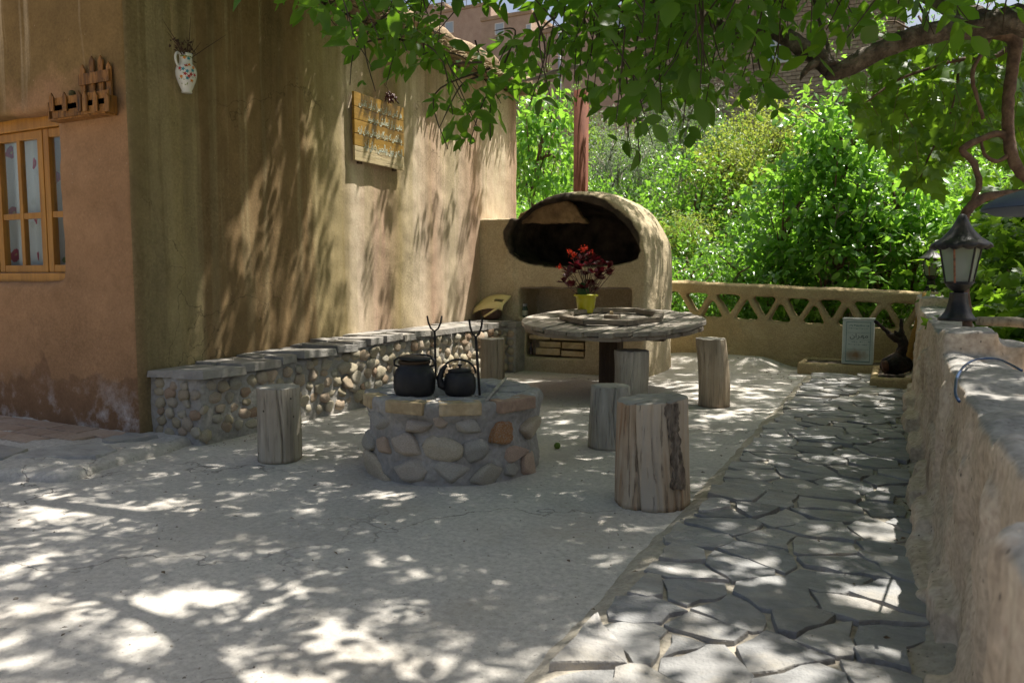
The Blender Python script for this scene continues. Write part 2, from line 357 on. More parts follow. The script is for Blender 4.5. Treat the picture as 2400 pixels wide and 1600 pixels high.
m_letter = plain('pale_lettering', (.6, .66, .56), .5); m_ink = plain('dark_print', (.025, .035, .035), .6)
m_cactus = M('cactus_green', [(.025, .06, .02), (.05, .1, .035)], 20, bscale=80, bdist=.003)
m_bluecable = plain('blue_cable_sheath', (.012, .04, .11), .5); m_greypanel = plain('blue_grey_panel', (.045, .06, .09), .5, .4)
m_straw = M('broom_straw', [(.26, .14, .035), (.38, .22, .06), (.46, .29, .09)], 30, (6, 6, .3), bscale=60, bdist=.01)
m_burnt = M('charred_root', [(.006, .005, .005), (.02, .014, .012), (.07, .04, .028)], 8, bscale=30, bdist=.03, rough=.8)
m_reed = M('roof_reed', [(.19, .14, .085), (.3, .23, .14), (.4, .32, .2)], 12, (1, 8, 8), bscale=60, bdist=.005, shift=False)
m_mudroof = adobe('roof_mud', (.3, .22, .15), (.36, .27, .19), (.4, .31, .22))
m_barkw = M('walnut_bark', [(.035, .028, .022), (.11, .088, .07), (.25, .215, .18)], 11, (1, 1, 1), bscale=34, bdist=.09, bstretch=(1, 1, 1), shift=False)
m_barkv = M('vine_bark', [(.07, .045, .035), (.14, .09, .065), (.2, .14, .1)], 18, bscale=40, bdist=.012, shift=False)
m_twig = plain('dark_twig', (.05, .035, .025), .8); m_dry = plain('dried_stem', (.06, .03, .02), .8)
m_greytwig = M('pale_dry_branch', [(.2, .17, .14), (.32, .28, .24)], 10)
L_walnut = leafmat('walnut_leaf', (.024, .07, .009), (.058, .128, .02), (.21, .42, .02), .46)
L_vine = leafmat('vine_leaf', (.035, .09, .012), (.08, .16, .022), (.26, .46, .028), .46)
L_bush = leafmat('bush_leaf', (.045, .12, .02), (.125, .245, .045), (.23, .47, .04), .47, .28, .65)
L_sap = leafmat('sapling_leaf', (.065, .165, .03), (.14, .28, .06), (.28, .54, .05), .48, .26, .65)
L_yellow = leafmat('yellow_green_leaf', (.10, .17, .03), (.22, .26, .06), (.36, .44, .06), .45, .5)
L_grey = leafmat('grey_olive_leaf', (.10, .13, .085), (.17, .2, .14), (.2, .26, .14), .35, .5)
L_dark = leafmat('dark_green_leaf', (.05, .115, .018), (.1, .185, .032), (.24, .42, .035), .45, .32, .55)
L_red = leafmat('red_succulent_leaf', (.05, .005, .009), (.095, .008, .014), (.13, .01, .016), .25)
m_scarlet = leafmat('scarlet_flower', (.5, .03, .015), (.62, .05, .02), (.7, .06, .02), .4)
m_far1 = adobe('far_mud_wall', (.36, .27, .21), (.42, .32, .25), (.46, .36, .29))
m_far2 = adobe('far_pink_wall', (.4, .29, .23), (.45, .34, .27), (.5, .38, .3))
m_farbrick = M('far_brick', [(.30, .225, .165), (.36, .275, .2), (.4, .315, .235)], 3, bscale=20, bdist=.005, rnd=.14)
m_farmortar = M('far_brick_joint', [(.2, .15, .11), (.25, .19, .14)], 5, shift=False)
m_winglass = plain('far_window_glass', (.35, .42, .48), .15, .6); m_winframe = plain('pale_window_frame', (.6, .6, .58), .6)
m_steel = plain('galvanised_steel', (.32, .33, .33), .4, .4, .6)
def glass_mat(name, tint, tr):
    g = G(name); t = nd(g.nt, 'ShaderNodeBsdfTransparent', i_Color=c4(tint)); gl = nd(g.nt, 'ShaderNodeBsdfGlossy', i_Roughness=.03)
    ms = nd(g.nt, 'ShaderNodeMixShader', i_0=tr, i_1=t.outputs[0], i_2=gl.outputs[0]); g.nt.links.new(ms.outputs[0], g.out.inputs[0]); return g.m
m_pane = glass_mat('window_glass', (.95, .98, .98), .12)
def frosted():
    g = G('frosted_glass'); g.fin((.62, .68, .66), .35, .5); g.p.inputs['Transmission Weight'].default_value = .55
    t = nd(g.nt, 'ShaderNodeBsdfTransparent', i_Color=(.8, .86, .84, 1)); ms = nd(g.nt, 'ShaderNodeMixShader', i_0=.4, i_1=t.outputs[0], i_2=g.p.outputs[0])
    g.nt.links.new(ms.outputs[0], g.out.inputs[0]); return g.m
m_frost = frosted()
def curtain_mat():
    g = G('floral_curtain'); n = nd(g.nt, 'ShaderNodeTexNoise', i_Vector=g.co, i_Scale=14.0, i_Detail=3.0).outputs[1]
    co = nd(g.nt, 'ShaderNodeVectorMath', operation='MULTIPLY_ADD', i_0=n, i_1=(.05, .05, .05), i_2=g.co).outputs[0]
    v = nd(g.nt, 'ShaderNodeTexVoronoi', i_Vector=nd(g.nt, 'ShaderNodeMapping', i_Vector=co, i_Scale=(1, .2, 1)).outputs[0], i_Scale=7.5)
    d = v.outputs[0]; r = g.sep(v.outputs[1])[0]
    c = g.mix(g.rng(d, .34, .3), (.66, .68, .68), g.ramp(r, [(0, (.22, .3, .1)), (.4, (.6, .62, .6)), (.6, (.4, .04, .08)), (1, (.3, .02, .05))], 'CONSTANT'))
    c = g.mix(g.rng(d, .12, .08), c, (.55, .3, .12)); return g.fin(c, .9, .1)
m_curtain = curtain_mat()
def tin_mat():
    g = G('faded_tin'); x, y, z = g.sep()
    c = g.ramp(g.noise(6, 6), [(.3, (.36, .42, .41)), (.7, (.47, .52, .5))])
    cen = tin_rust
    d = nd(g.nt, 'ShaderNodeVectorMath', operation='DISTANCE', i_0=nd(g.nt, 'ShaderNodeMapping', i_Vector=g.co, i_Scale=(.55, .55, 1)).outputs[0], i_1=(cen[0]*.55, cen[1]*.55, cen[2])).outputs['Value']
    r = g.rng(g.math('ADD', d, g.math('MULTIPLY', g.math('SUBTRACT', g.noise(16, 6), .5), .09)), .075, .01)
    c = g.mix(g.math('MULTIPLY', r, .9), c, (.2, .1, .03)); return g.fin(c, .45, .4, g.noise(12, 3), .003, .4)
# ================================================================ rocks and leaves
def angular_rock(name, seed, flat=.8):
    bm = bmesh.new(); bmesh.ops.create_icosphere(bm, subdivisions=3, radius=1); r = random.Random(seed)
    pl = []
    for i in range(13):
        a = Vector((r.gauss(0, 1), r.gauss(0, 1), r.gauss(0, 1))).normalized(); pl.append((a, r.uniform(.62, .86)))
    pl.append((Vector((r.uniform(-.25, .25), -1, r.uniform(-.25, .25))).normalized(), r.uniform(.5, .7)))
    o = Vector((r.random()*40, r.random()*40, 0))
    for v in bm.verts:
        q = v.co.copy()
        for a, d in pl:
            t = q.dot(a)
            if t > d: q -= a*(t-d)
        q += q.normalized()*.06*noise.fractal(q*3+o, 1, 2, 3); q.y *= flat; v.co = q*1.18
    me = bpy.data.meshes.new(name); bm.to_mesh(me); bm.free(); me.polygons.foreach_set('use_smooth', [True]*len(me.polygons)); return me
def rock_mesh(name, seed, flat=.55, sub=2, rough=.28):
    bm = bmesh.new(); bmesh.ops.create_icosphere(bm, subdivisions=sub, radius=1); r = random.Random(seed); o = Vector((r.random()*50, r.random()*50, r.random()*50))
    for v in bm.verts:
        d = v.co.normalized(); k = 1+rough*noise.fractal(d*1.3+o, 1, 2, 3)*1.5
        q = d*k; q.x = math.copysign(abs(q.x)**.85, q.x); q.z = math.copysign(abs(q.z)**.85, q.z); q.y *= flat; v.co = q
    me = bpy.data.meshes.new(name); bm.to_mesh(me); bm.free(); me.polygons.foreach_set('use_smooth', [True]*len(me.polygons)); return me
def tmpl(stations, widths, droop=.14, fold=.18):
    V = []; T = []; n = len(stations)
    for t in stations: V.append((t, 0, -droop*t*t))
    L = {}; R = {}
    for i, (t, wd) in enumerate(zip(stations, widths)):
        if wd > 0:
            L[i] = len(V); V.append((t, wd, -droop*t*t+fold*wd)); R[i] = len(V); V.append((t, -wd, -droop*t*t+fold*wd))
    for i in range(n-1):
        for S, fl in ((L, 0), (R, 1)):
            a, b = i, i+1
            q = ([a, S[a]] if a in S else [a])+([S[b], b] if b in S else [b])
            if not fl: q = q[::-1]
            for k in range(1, len(q)-1): T.append((q[0], q[k], q[k+1]))
    return np.array(V, float), np.array(T, int)
TW = tmpl([0, .2, .5, .8, 1], [0, .19, .27, .17, 0], .2, .25)
TW2 = tmpl([0, .2, .5, .8, 1], [0, .17, .24, .15, 0], .45, .45)
TW3 = tmpl([0, .25, .55, .8, 1], [0, .21, .29, .2, 0], -.1, .12)
TS = tmpl([0, .5, 1], [0, .26, 0], .15, .3)
TSL = tmpl([0, .5, 1], [0, .13, 0], .15, .3)
def vine_t():
    h = [(-.06, .26), (.12, .47), (.22, .3), (.52, .46), (.56, .2), (1.0, 0)]
    out = [(0.0, 0.0)]+h+[(a, -b) for a, b in h[-2::-1]]
    V = [(.36, 0, 0)]+[(a, b, -.25*(a-.3)**2-.35*b*b) for a, b in out]; n = len(out)
    return np.array(V, float), np.array([(0, 1+i, 1+(i+1) % n) for i in range(n)], int)
TV = vine_t()
def unit(a): return a/np.maximum(np.linalg.norm(a, axis=-1, keepdims=True), 1e-6)
def leafgeo(t, P, D, N, L):
    V, T = t; D = unit(D); S = unit(np.cross(N, D)); N = np.cross(D, S); L = np.asarray(L)[:, None, None]
    W = P[:, None]+L*(V[None, :, 0, None]*D[:, None]+V[None, :, 1, None]*S[:, None]+V[None, :, 2, None]*N[:, None])
    k = len(V); T2 = (T[None]+(np.arange(len(P))*k)[:, None, None]).reshape(-1, 3)
    return W.reshape(-1, 3), T2, len(T)
def leafmesh(name, t, P, D, N, L, rnd):
    V, T, k = leafgeo(t, P, D, N, L); return npmesh(name, V, T, np.repeat(rnd, k), True)
def compounds(P, D, size, r, pairs=3):       # walnut compound leaves -> leaflet arrays
    n = len(P); D = unit(D); up = np.tile([0, 0, 1.0], (n, 1))+r.normal(0, .45, (n, 3)); S = unit(np.cross(up, D)); N = np.cross(D, S)
    A = [[], [], [], [], []]; cr = r.random(n)
    for k in range(pairs*2+1):
        if k == pairs*2: t = np.full(n, .95); side = np.zeros(n); ln = 1.1
        else: t = np.full(n, .3+.62*(k//2)/max(1, pairs-.5)); side = np.full(n, 1.0 if k % 2 else -1.0); ln = .72+.3*(k//2)/pairs
        p = P+D*(t*size*2.0)[:, None]; d = unit(D*(.55 if k < pairs*2 else 1)+S*side[:, None]*.9+r.normal(0, .16, (n, 3))-np.array([0, 0, .22]))
        A[0].append(p); A[1].append(d); A[2].append(unit(N+r.normal(0, .3, (n, 3)))); A[3].append(size*ln*r.uniform(.85, 1.12, n)); A[4].append((cr*.6+r.random(n)*.4))
    return [np.concatenate(a) for a in A]
# ================================================================ terrain and floors
def sstep(a, b, x): t = min(1, max(0, (x-a)/(b-a))); return t*t*(3-2*t)
def tz(x, y):
    z = -.3
    z += -.55*sstep(.4, .8, x)*(1-sstep(9, 12, y))
    t = max(0, y-9.6); z += .33*min(t, 13)*sstep(0, 2, t)+.22*max(0, t-13)
    if y > 9.4: z += .12*noise.noise(Vector((x*.4, y*.4, 0)))
    return z
xs = sorted(set(list(np.linspace(-150, -14, 18))+list(np.linspace(-14, 10, 49))+list(np.linspace(10, 150, 18))))
ys = sorted(set(list(np.linspace(-120, -4, 14))+list(np.linspace(-4, 32, 61))+list(np.linspace(32, 240, 22))))
nx = len(xs); V = [(x, y, tz(x, y)) for y in ys for x in xs]
Fc = [(j*nx+i, j*nx+i+1, (j+1)*nx+i+1, (j+1)*nx+i) for j in range(len(ys)-1) for i in range(nx-1)]
m_ground = M('garden_earth', [(.1, .085, .05), (.2, .165, .11), (.3, .25, .18)], 1.2, bscale=12, bdist=.05, shift=False)
g_ = B(); g_.v = V; g_.f = Fc; tag(g_.build('ground', m_ground, None, smooth=True), kind='structure')
# patio floor: one gently uneven sheet with a skirt
def fz(x, y):
    z = .006*noise.noise(Vector((x*.9, y*.9, 0)))+.003*noise.noise(Vector((x*4, y*4, 3)))
    z += .11*sstep(8.25, 8.95, y)*sstep(-.95, -1.4, x)*(1+.35*noise.noise(Vector((x*2.2, y*2, 5))))   # earth piled against the parapet
    return z
def sheet(name, x0, x1, y0, y1, st, fn, m, skirt=.4):
    nx = int((x1-x0)/st)+1; ny = int((y1-y0)/st)+1; X = np.linspace(x0, x1, nx); Y = np.linspace(y0, y1, ny)
    b = B(); b.v = [(x, y, fn(x, y)) for y in Y for x in X]
    b.f = [(j*nx+i, j*nx+i+1, (j+1)*nx+i+1, (j+1)*nx+i) for j in range(ny-1) for i in range(nx-1)]
    return b.build(name, m, None, smooth=True)
tag(sheet('patio_floor', -9.5, .3, -3, 9.05, .07, fz, m_cement), kind='structure')
# flagstone path
PX0, PX1, PY0, PY1 = -.74, .125, .2, 8.32
def pathz(x, y):
    e = .02*noise.noise(Vector((y*1.7, 3, 1))); t = sstep(PX0-.12+e, PX0+.03+e, x)
    rise = .045*sstep(.06, .22, x)*(1+.6*noise.noise(Vector((y*2.2, 0, 0))))
    return -.02+.05*t+rise+.006*noise.noise(Vector((x*9, y*9, 0)))
path = tag(sheet('path', PX0-.16, .24, PY0-.5, PY1, .035, pathz, m_sand), kind='structure')
def clip(poly, px, py, nx, ny):
    out = []
    for i in range(len(poly)):
        a, b = poly[i], poly[(i+1) % len(poly)]
        da = (a[0]-px)*nx+(a[1]-py)*ny; db = (b[0]-px)*nx+(b[1]-py)*ny
        if da <= 0: out.append(a)
        if (da < 0 < db) or (db < 0 < da):
            t = da/(da-db); out.append((a[0]+(b[0]-a[0])*t, a[1]+(b[1]-a[1])*t))
    return out
def voronoi(sites, rect, gap):
    cells = []
    for i, s in enumerate(sites):
        poly = [(rect[0], rect[2]), (rect[1], rect[2]), (rect[1], rect[3]), (rect[0], rect[3])]
        for j, q in enumerate(sites):
            if i == j: continue
            dx, dy = q[0]-s[0], q[1]-s[1]; l = math.hypot(dx, dy)
            if l > .9: continue
            g = gap*random.uniform(.5, 1.5); mx, my = s[0]+dx*.5-dx/l*g, s[1]+dy*.5-dy/l*g
            poly = clip(poly, mx, my, dx/l, dy/l)
            if len(poly) < 3: break
        if len(poly) >= 3: cells.append((s, poly))
    return cells
def slab(poly, zt, th, tilt=(0, 0), jit=.007, wob=.25):
    """uneven stone slab: jittered outline, broken lower edge"""
    cx = sum(p[0] for p in poly)/len(poly); cy = sum(p[1] for p in poly)/len(poly); o = []
    for i in range(len(poly)):
        a, b = poly[i], poly[(i+1) % len(poly)]; l = math.hypot(b[0]-a[0], b[1]-a[1])
        if l < .012: continue
        k = max(1, min(4, int(l/.055)))
        for q in range(k):
            t = (q+(.12 if q == 0 else 0))/k; o.append((a[0]+(b[0]-a[0])*t+random.uniform(-jit, jit), a[1]+(b[1]-a[1])*t+random.uniform(-jit, jit)))
    n = len(o); b = B(); R = lambda p, z, s=1: (cx+(p[0]-cx)*s, cy+(p[1]-cy)*s, z+tilt[0]*(p[0]-cx)+tilt[1]*(p[1]-cy))
    vs = [R(p, zt+random.uniform(-.002, .002), .985) for p in o]+[R(p, zt-.004, 1.0) for p in o]+[R(p, zt-th, 1.03) for p in o]+[(cx, cy, zt+.002)]
    fs = [(i, (i+1) % n, 3*n) for i in range(n)]
    for r in range(2): fs += [((r+1)*n+i, (r+1)*n+(i+1) % n, r*n+(i+1) % n, r*n+i) for i in range(n)]
    return b.add(vs, fs)
sites = []
y = PY0+.06
while y < PY1-.05:
    k = random.choice((2, 3, 4, 4, 5))
    for i in range(k): sites.append((PX0+(i+.5)/k*(PX1-PX0)+random.uniform(-.085, .085), y+random.uniform(-.085, .085)))
    y += random.uniform(.13, .2)
for s, poly in voronoi(sites, (PX0, PX1, PY0, PY1), .0045):
    poly = clip(poly, PX0+random.uniform(-.0, .05), 0, -1, 0) or poly; poly = clip(poly, PX1-random.uniform(0, .1), 0, 1, 0)
    if len(poly) < 3: continue
    if random.random() < .22:                         # broken corner
        i = random.randrange(len(poly)); c = poly[i]; dx, dy = c[0]-s[0], c[1]-s[1]; l = math.hypot(dx, dy)
        poly = clip(poly, s[0]+dx*.72, s[1]+dy*.72, dx/l, dy/l)
    if len(poly) < 3: continue
    slab(poly, .0408+random.choice((0, 0, 0, .007))+random.uniform(-.002, .004), .04, (random.uniform(-.02, .02), random.uniform(-.03, .03)), .014).build('flagstone', m_flag, path)
# raised terrace by the house door: cement edge, flagstones, brick pavers
TZ = .05
edge_px = [(-520, 1175), (-250, 1150), (-60, 1128), (45, 1128), (120, 1133), (190, 1125), (260, 1096), (330, 1078), (400, 1062), (455, 1040)]
edge = [gp(u, v, 0) for u, v in edge_px]
eb = B(); ep = [(p.x, p.y) for p in edge]; poly = ep+[(-3.68, 3.3), (-9.4, 3.3)]
n = len(poly); eb.prism(poly, -.1, TZ)
ter_me = solid('terrace', eb, .035, 6, .018, 5, .005, 22)
terrace = tag(obj('terrace', ter_me, m_cement), kind='structure')
for r in range(4):                                   # pavers along the wall
    for c in range(11):
        x1 = -4.12-c*.3-(r % 2)*.12; y1 = YF-.03-r*.155
        if r == 3 and c < 3 or r == 2 and c < 1: continue
        if not (x1 < -4.05): continue
        B().box(x1-.288, x1, y1-.145, y1, TZ-.03, TZ+.012+random.uniform(-.002, .003)).build('paver', m_paver, terrace, bevel=.004)
ts = []
for q in range(60):
    u = random.uniform(-300, 440); v = random.uniform(1010, 1120); p = gp(u, v, TZ)
    ts.append((p.x, p.y))
ts = [s for i, s in enumerate(ts) if all(math.hypot(s[0]-t[0], s[1]-t[1]) > .2 for t in ts[:i])]
lim = lambda p: p[1] < YF-.5 or p[0] > -4.25
from mathutils.geometry import intersect_point_tri_2d
def inside(p, P):
    r = False; j = len(P)-1
    for i in range(len(P)):
        if (P[i][1] > p[1]) != (P[j][1] > p[1]) and p[0] < (P[j][0]-P[i][0])*(p[1]-P[i][1])/(P[j][1]-P[i][1])+P[i][0]: r = not r
        j = i
    return r
tin_poly = ep+[(-3.72, 3.05), (-9.3, 3.05)]
for s, pl in voronoi(ts, (-6.5, -3.6, 1.6, YF-.02), .012):
    c = s
    pl = [(c[0]+(p[0]-c[0])*.97, c[1]+(p[1]-c[1])*.97) for p in pl]
    if not all(inside((p[0], p[1]-.05), tin_poly) and lim(p) for p in pl): 
        pl = [(c[0]+(p[0]-c[0])*.6, c[1]+(p[1]-c[1])*.6) for p in pl]
        if not all(inside((p[0], p[1]-.05), tin_poly) and lim(p) for p in pl): continue
    slab(pl, TZ+.012, .03, (random.uniform(-.02, .02), random.uniform(-.02, .02))).build('flagstone', m_flag, terrace)
# ================================================================ house
house = thing('house', 'mud plastered house with streaky brown walls and a reed roof edge', 'house', (-4.5, 5.5, 0))
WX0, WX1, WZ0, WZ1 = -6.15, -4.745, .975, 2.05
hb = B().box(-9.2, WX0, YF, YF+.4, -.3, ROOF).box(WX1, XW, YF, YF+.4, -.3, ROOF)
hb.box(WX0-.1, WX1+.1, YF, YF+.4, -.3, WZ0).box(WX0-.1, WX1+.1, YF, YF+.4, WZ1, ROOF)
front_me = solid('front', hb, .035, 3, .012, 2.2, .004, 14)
fo = obj('front_wall', front_me, m_front, house)
sb = B().box(XW-.4, XW, YF+.32, YB, -.3, ROOF+.02)
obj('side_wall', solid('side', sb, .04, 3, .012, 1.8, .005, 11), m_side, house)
# make the corner one wall: front part of the side face shows the front block's end, so give that end the side plaster
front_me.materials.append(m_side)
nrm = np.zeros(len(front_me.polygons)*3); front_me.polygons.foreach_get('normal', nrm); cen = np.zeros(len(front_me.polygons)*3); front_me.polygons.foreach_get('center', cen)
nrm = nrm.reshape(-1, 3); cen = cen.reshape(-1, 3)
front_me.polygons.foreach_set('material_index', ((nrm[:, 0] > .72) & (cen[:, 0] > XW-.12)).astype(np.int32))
B().box(-9.2, XW-.3, YF+.3, YB-.1, ROOF-.1, ROOF+.1).build('ceiling', m_mudroof, house)
roof = B()
rr = random.Random(3); yv = YF-.1
rb = B()
while yv < YB+.12:
    for lay in range(3):
        x1 = XW+.2+rr.uniform(-.05, .06)-lay*.02; z = ROOF+.035+lay*.024+rr.uniform(-.008, .008); r = rr.uniform(.007, .012); yy = yv+rr.uniform(-.012, .012)
        rb.tube([(XW-.3, yy, z), (x1-.05, yy+rr.uniform(-.02, .02), z-.004), (x1, yy+rr.uniform(-.05, .05), z-rr.uniform(0, .02))], r, 5)
    yv += .022
for q in range(40):
    yy = rr.uniform(YF, YB-.8); x = XW+rr.uniform(.04, .17); z = ROOF+rr.uniform(.012, .03)
    rb.tube([(x, yy, z), (x+rr.uniform(-.03, .05), yy+rr.uniform(.4, .9), z+rr.uniform(-.01, .01))], rr.uniform(.006, .011), 5)
rfm = solid('mud', B().box(-9.3, XW+.13, YF-.12, YB+.15, ROOF+.105, ROOF+.26), .05, 4, .03, 2.5, .01, 10)
rf = obj('roof', rfm, m_mudroof, house); tag(obj('reed_edge', rb.mesh('reeds', smooth=True), m_reed, rf), kind='stuff')
# window
win = obj('window', B().box(WX0-.03, WX1+.03, YF+.1, YF+.2, WZ1-.075, WZ1+.02).mesh('window', .006), m_orangewood, house)
B().box(WX0-.03, WX1+.03, YF+.085, YF+.2, WZ0-.02, WZ0+.055).build('sill', m_orangewood, win, bevel=.006)
wy0, wy1 = YF+.12, YF+.165
for (a, b) in ((-5.62, -5.085), (-5.075, -4.54), (-6.16, -5.63)):
    s = B(); z0, z1 = WZ0+.058, WZ1-.078; zm = WZ0+.44; xm = a+(b-a)*.5
    s.box(a, a+.055, wy0, wy1, z0, z1).box(b-.055, b, wy0, wy1, z0, z1)
    s.box(a+.055, b-.055, wy0+.002, wy1-.002, z0, z0+.05).box(a+.055, b-.055, wy0+.002, wy1-.002, z1-.055, z1)
    s.box(xm-.019, xm+.019, wy0+.004, wy1-.006, z0+.05, z1-.055).box(a+.055, xm-.019, wy0+.006, wy1-.006, zm-.02, zm+.02).box(xm+.019, b-.055, wy0+.006, wy1-.006, zm-.02, zm+.02)
    s.build('sash', m_orangewood, win, bevel=.004)
    for gx0, gx1 in ((a+.055, xm-.019), (xm+.019, b-.055)):
        for gz0, gz1 in ((z0+.05, zm-.02), (zm+.02, z1-.055)): B().box(gx0, gx1, wy0+.02, wy0+.024, gz0, gz1).build('pane', m_pane, win)
cb = B(); nn = 90; cv = []
for k in range(2):
    for i in range(nn): x = -6.2+1.75*i/(nn-1); cv.append((x, YF+.235+.022*math.sin(x*31)+.012*math.sin(x*13+1), WZ0-.02 if k == 0 else WZ1+.02))
cb.v = cv; cb.f = [(i, i+1, nn+i+1, nn+i) for i in range(nn-1)]
tag(cb.build('curtain', m_curtain, None, smooth=True), 'white curtain with red flowers hanging behind the pine window', 'curtain')
m_dk = plain('room_dark', (.03, .025, .02), .9)
B().box(-6.3, -4.3, YF+.38, YF+.42, .9, 2.1).build('back_panel', m_dk, house)  # near-black sheet stands in for the unlit room behind the curtain
# ================================================================ stone bench
bench = thing('stone_bench', 'long low bench faced with river pebbles and capped with flat stones along the house wall', 'bench', (XW+.2, 5, 0))
BX = -3.66; BY0, BY1 = 3.2, 7.32
def btop(y): return .435+(.53-.435)*sstep(BY0, BY0+2.2, y)
bb = B(); 
for i in range(24):
    a = BY0+(BY1-BY0)*i/24; b_ = BY0+(BY1-BY0)*(i+1)/24
    bb.box(XW-.05, BX, a-.005, b_+.005, -.08, btop((a+b_)/2)-.03)
bb.box(XW-.05, BX+.11, BY1-.16, BY1+.12, -.08, btop(BY1)-.03)
obj('mortar_body', solid('bench', bb, .025, 3, .01, 6, .004, 24), m_mortar, bench)
rocks = [rock_mesh('pebble', i, .75, 2, .26) for i in range(8)]+[angular_rock('pebble', 200+i, .75) for i in range(3)]
def stone(me, m, parent, p, s, rot, name='stone'):
    o = bpy.data.objects.new(name, me)
    if len(me.materials) == 0: me.materials.append(m)
    o.location = p; o.scale = s; o.rotation_euler = rot; put(o, parent); return o
cnt = 0; yv = BY0+.06
rows = 5
while yv < BY1-.16:
    top = btop(yv)-.05; sc_ = .85 if yv < 5 else .75
    for r in range(rows):
        zz = .035+(top-.045)*(r+.35+.35*random.random())/rows; hh = top/rows*.5
        sz = hh*random.uniform(.68, 1.2); sy = sz*random.uniform(.85, 1.5)
        stone(random.choice(rocks), m_pebble, bench, (BX-.006+random.uniform(-.01, .01), yv+random.uniform(-.032, .032)+(r % 2)*.05, zz+random.uniform(-.012, .012)), (sy, sz*.95, sz), (random.uniform(-.5, .5), 0, PI/2+random.uniform(-.2, .2))); cnt += 1
    yv += .108
for r in range(6):
    for c in range(4):
        p = (XW+.07+c*.1+random.uniform(-.02, .02)+(r % 2)*.03, BY0-.003, .04+.35*(r+random.uniform(.3, .7))/6)
        if p[0] > BX-.03: continue
        sz = .031*random.uniform(.8, 1.25); stone(random.choice(rocks), m_pebble, bench, p, (sz*1.25, sz*.85, sz), (0, random.uniform(-.6, .6), random.uniform(-.2, .2))); cnt += 1
for r in range(5):
    for c in range(2):
        sz = .037*random.uniform(.85, 1.15); stone(random.choice(rocks), m_pebble, bench, (BX-.02+c*.085, BY1-.163, .06+.088*r), (sz, sz*.8, sz), (0, random.uniform(-.6, .6), 0)); cnt += 1
yv = BY0-.035; row = 0
while yv < BY1+.08:
    l = random.uniform(.13, .42); y2 = min(yv+l, BY1+.12); split = random.uniform(-3.98, -3.76); zt = btop((yv+y2)/2)+.008
    for k, (a, b_) in enumerate(((XW+.012, split-.003), (split+.003, BX+.018+random.uniform(-.015, .025)))):
        slab([(a, yv+.003), (b_, yv+.003+random.uniform(-.02, .02)), (b_+random.uniform(-.02, .02), y2-.003), (a, y2-.003)], zt+random.uniform(-.008, .008), .05 if k else .04, (random.uniform(-.04, .04), random.uniform(-.03, .03)), .009).build('cap_stone', m_capstone, bench)
    yv = y2
slab([(BX+.0, BY1-.17), (BX+.13, BY1-.17), (BX+.13, BY1+.1), (BX+.045, BY1+.1)], btop(BY1)+.002, .05).build('cap_stone', m_capstone, bench)
# ================================================================ oven with chimney
oven = thing('clay_oven', 'domed ochre clay oven with a wide sooty mouth and rust red chimney', 'oven', (-3.0, 8.0, 0))
OY = 7.4; OX = -3.0
def sup(a, b, n, e, cx, cy, z): 
    return [(cx+a*math.copysign(abs(math.cos(t))**(2/e), math.cos(t)), cy+b*math.copysign(abs(math.sin(t))**(2/e), math.sin(t)), z) for t in [2*PI*i/n for i in range(n)]]
ob = B(); vv = []; na_ = 44; AW = .815
sl_ = [(0, .945), (.03, .965), (.1, .985), (.25, 1.0), (.5, 1.0), (.8, .985), (1.05, .94), (1.25, .85), (1.37, .74), (1.43, .6)]
for (dy, k_) in sl_:
    arch = []
    for i in range(na_+1):
        t = PI*i/na_; cx_ = math.copysign(abs(math.cos(t))**(2/2.35), math.cos(t)); arch.append((OX-AW*k_*cx_, 1.1+(.795*(1-(1-k_)*1.3))*abs(math.sin(t))**(2/2.35)))
    for (x, z) in [(OX-AW*k_, -.1), (OX-AW*k_, .35), (OX-AW*k_, .7)]+arch+[(OX+AW*k_, .7), (OX+AW*k_, .35), (OX+AW*k_, -.1)]: vv.append((x, OY+dy, z))
nr = na_+7
fs = [(i*nr+j, (i+1)*nr+j, (i+1)*nr+(j+1) % nr, i*nr+(j+1) % nr) for i in range(len(sl_)-1) for j in range(nr)]+[tuple(range(nr)), tuple((len(sl_)-1)*nr+j for j in range(nr-1, -1, -1))]
ob.add(vv, fs)
ob.box(XW-.03, -3.66, OY-.02, OY+.55, -.1, 1.635)                       # side pier against the house
mpts = [onY(u, v, OY) for u, v in [(1194, 572), (1196, 545), (1210, 515), (1238, 490), (1275, 474), (1320, 467), (1365, 470), (1405, 482), (1440, 503), (1468, 530), (1488, 562), (1497, 588), (1492, 604), (1470, 612), (1445, 619), (1400, 622), (1340, 623), (1280, 622), (1240, 615), (1212, 603), (1198, 590)]]
mouth = [(p.x, p.z) for p in mpts]
nic = [onY(1217, 672, OY), onY(1478, 672, OY), onY(1217, 745, OY)]
c1 = B(); ml = len(mouth)
cx0 = sum(q[0] for q in mouth)/ml; cz0 = sum(q[1] for q in mouth)/ml
for yy, kk in ((OY-.5, 1), (OY+.12, 1), (OY+.5, .93), (OY+.85, .72)): c1.v += [(cx0+(q[0]-cx0)*kk, yy, cz0+(q[1]-cz0)*kk-(1-kk)*.08) for q in mouth]
c1.f = [tuple(range(ml-1, -1, -1)), tuple(3*ml+i for i in range(ml))]+[(r*ml+i, r*ml+(i+1) % ml, (r+1)*ml+(i+1) % ml, (r+1)*ml+i) for r in range(3) for i in range(ml)]; c2 = B().box(nic[0].x, nic[1].x, OY-.5, OY+.45, .56, nic[0].z)
b1, b2 = onY(1232, 775, OY), onY(1370, 842, OY)
c3 = B().box(b1.x, b2.x, OY-.5, OY+.2, b2.z, b1.z)
om = solid('oven', ob, .02, 3, .012, 3.5, .004, 16, (c1, c2, c3))
co = np.zeros(len(om.vertices)*3); om.vertices.foreach_get('co', co); co = co.reshape(-1, 3)
mc = np.array(mouth); 
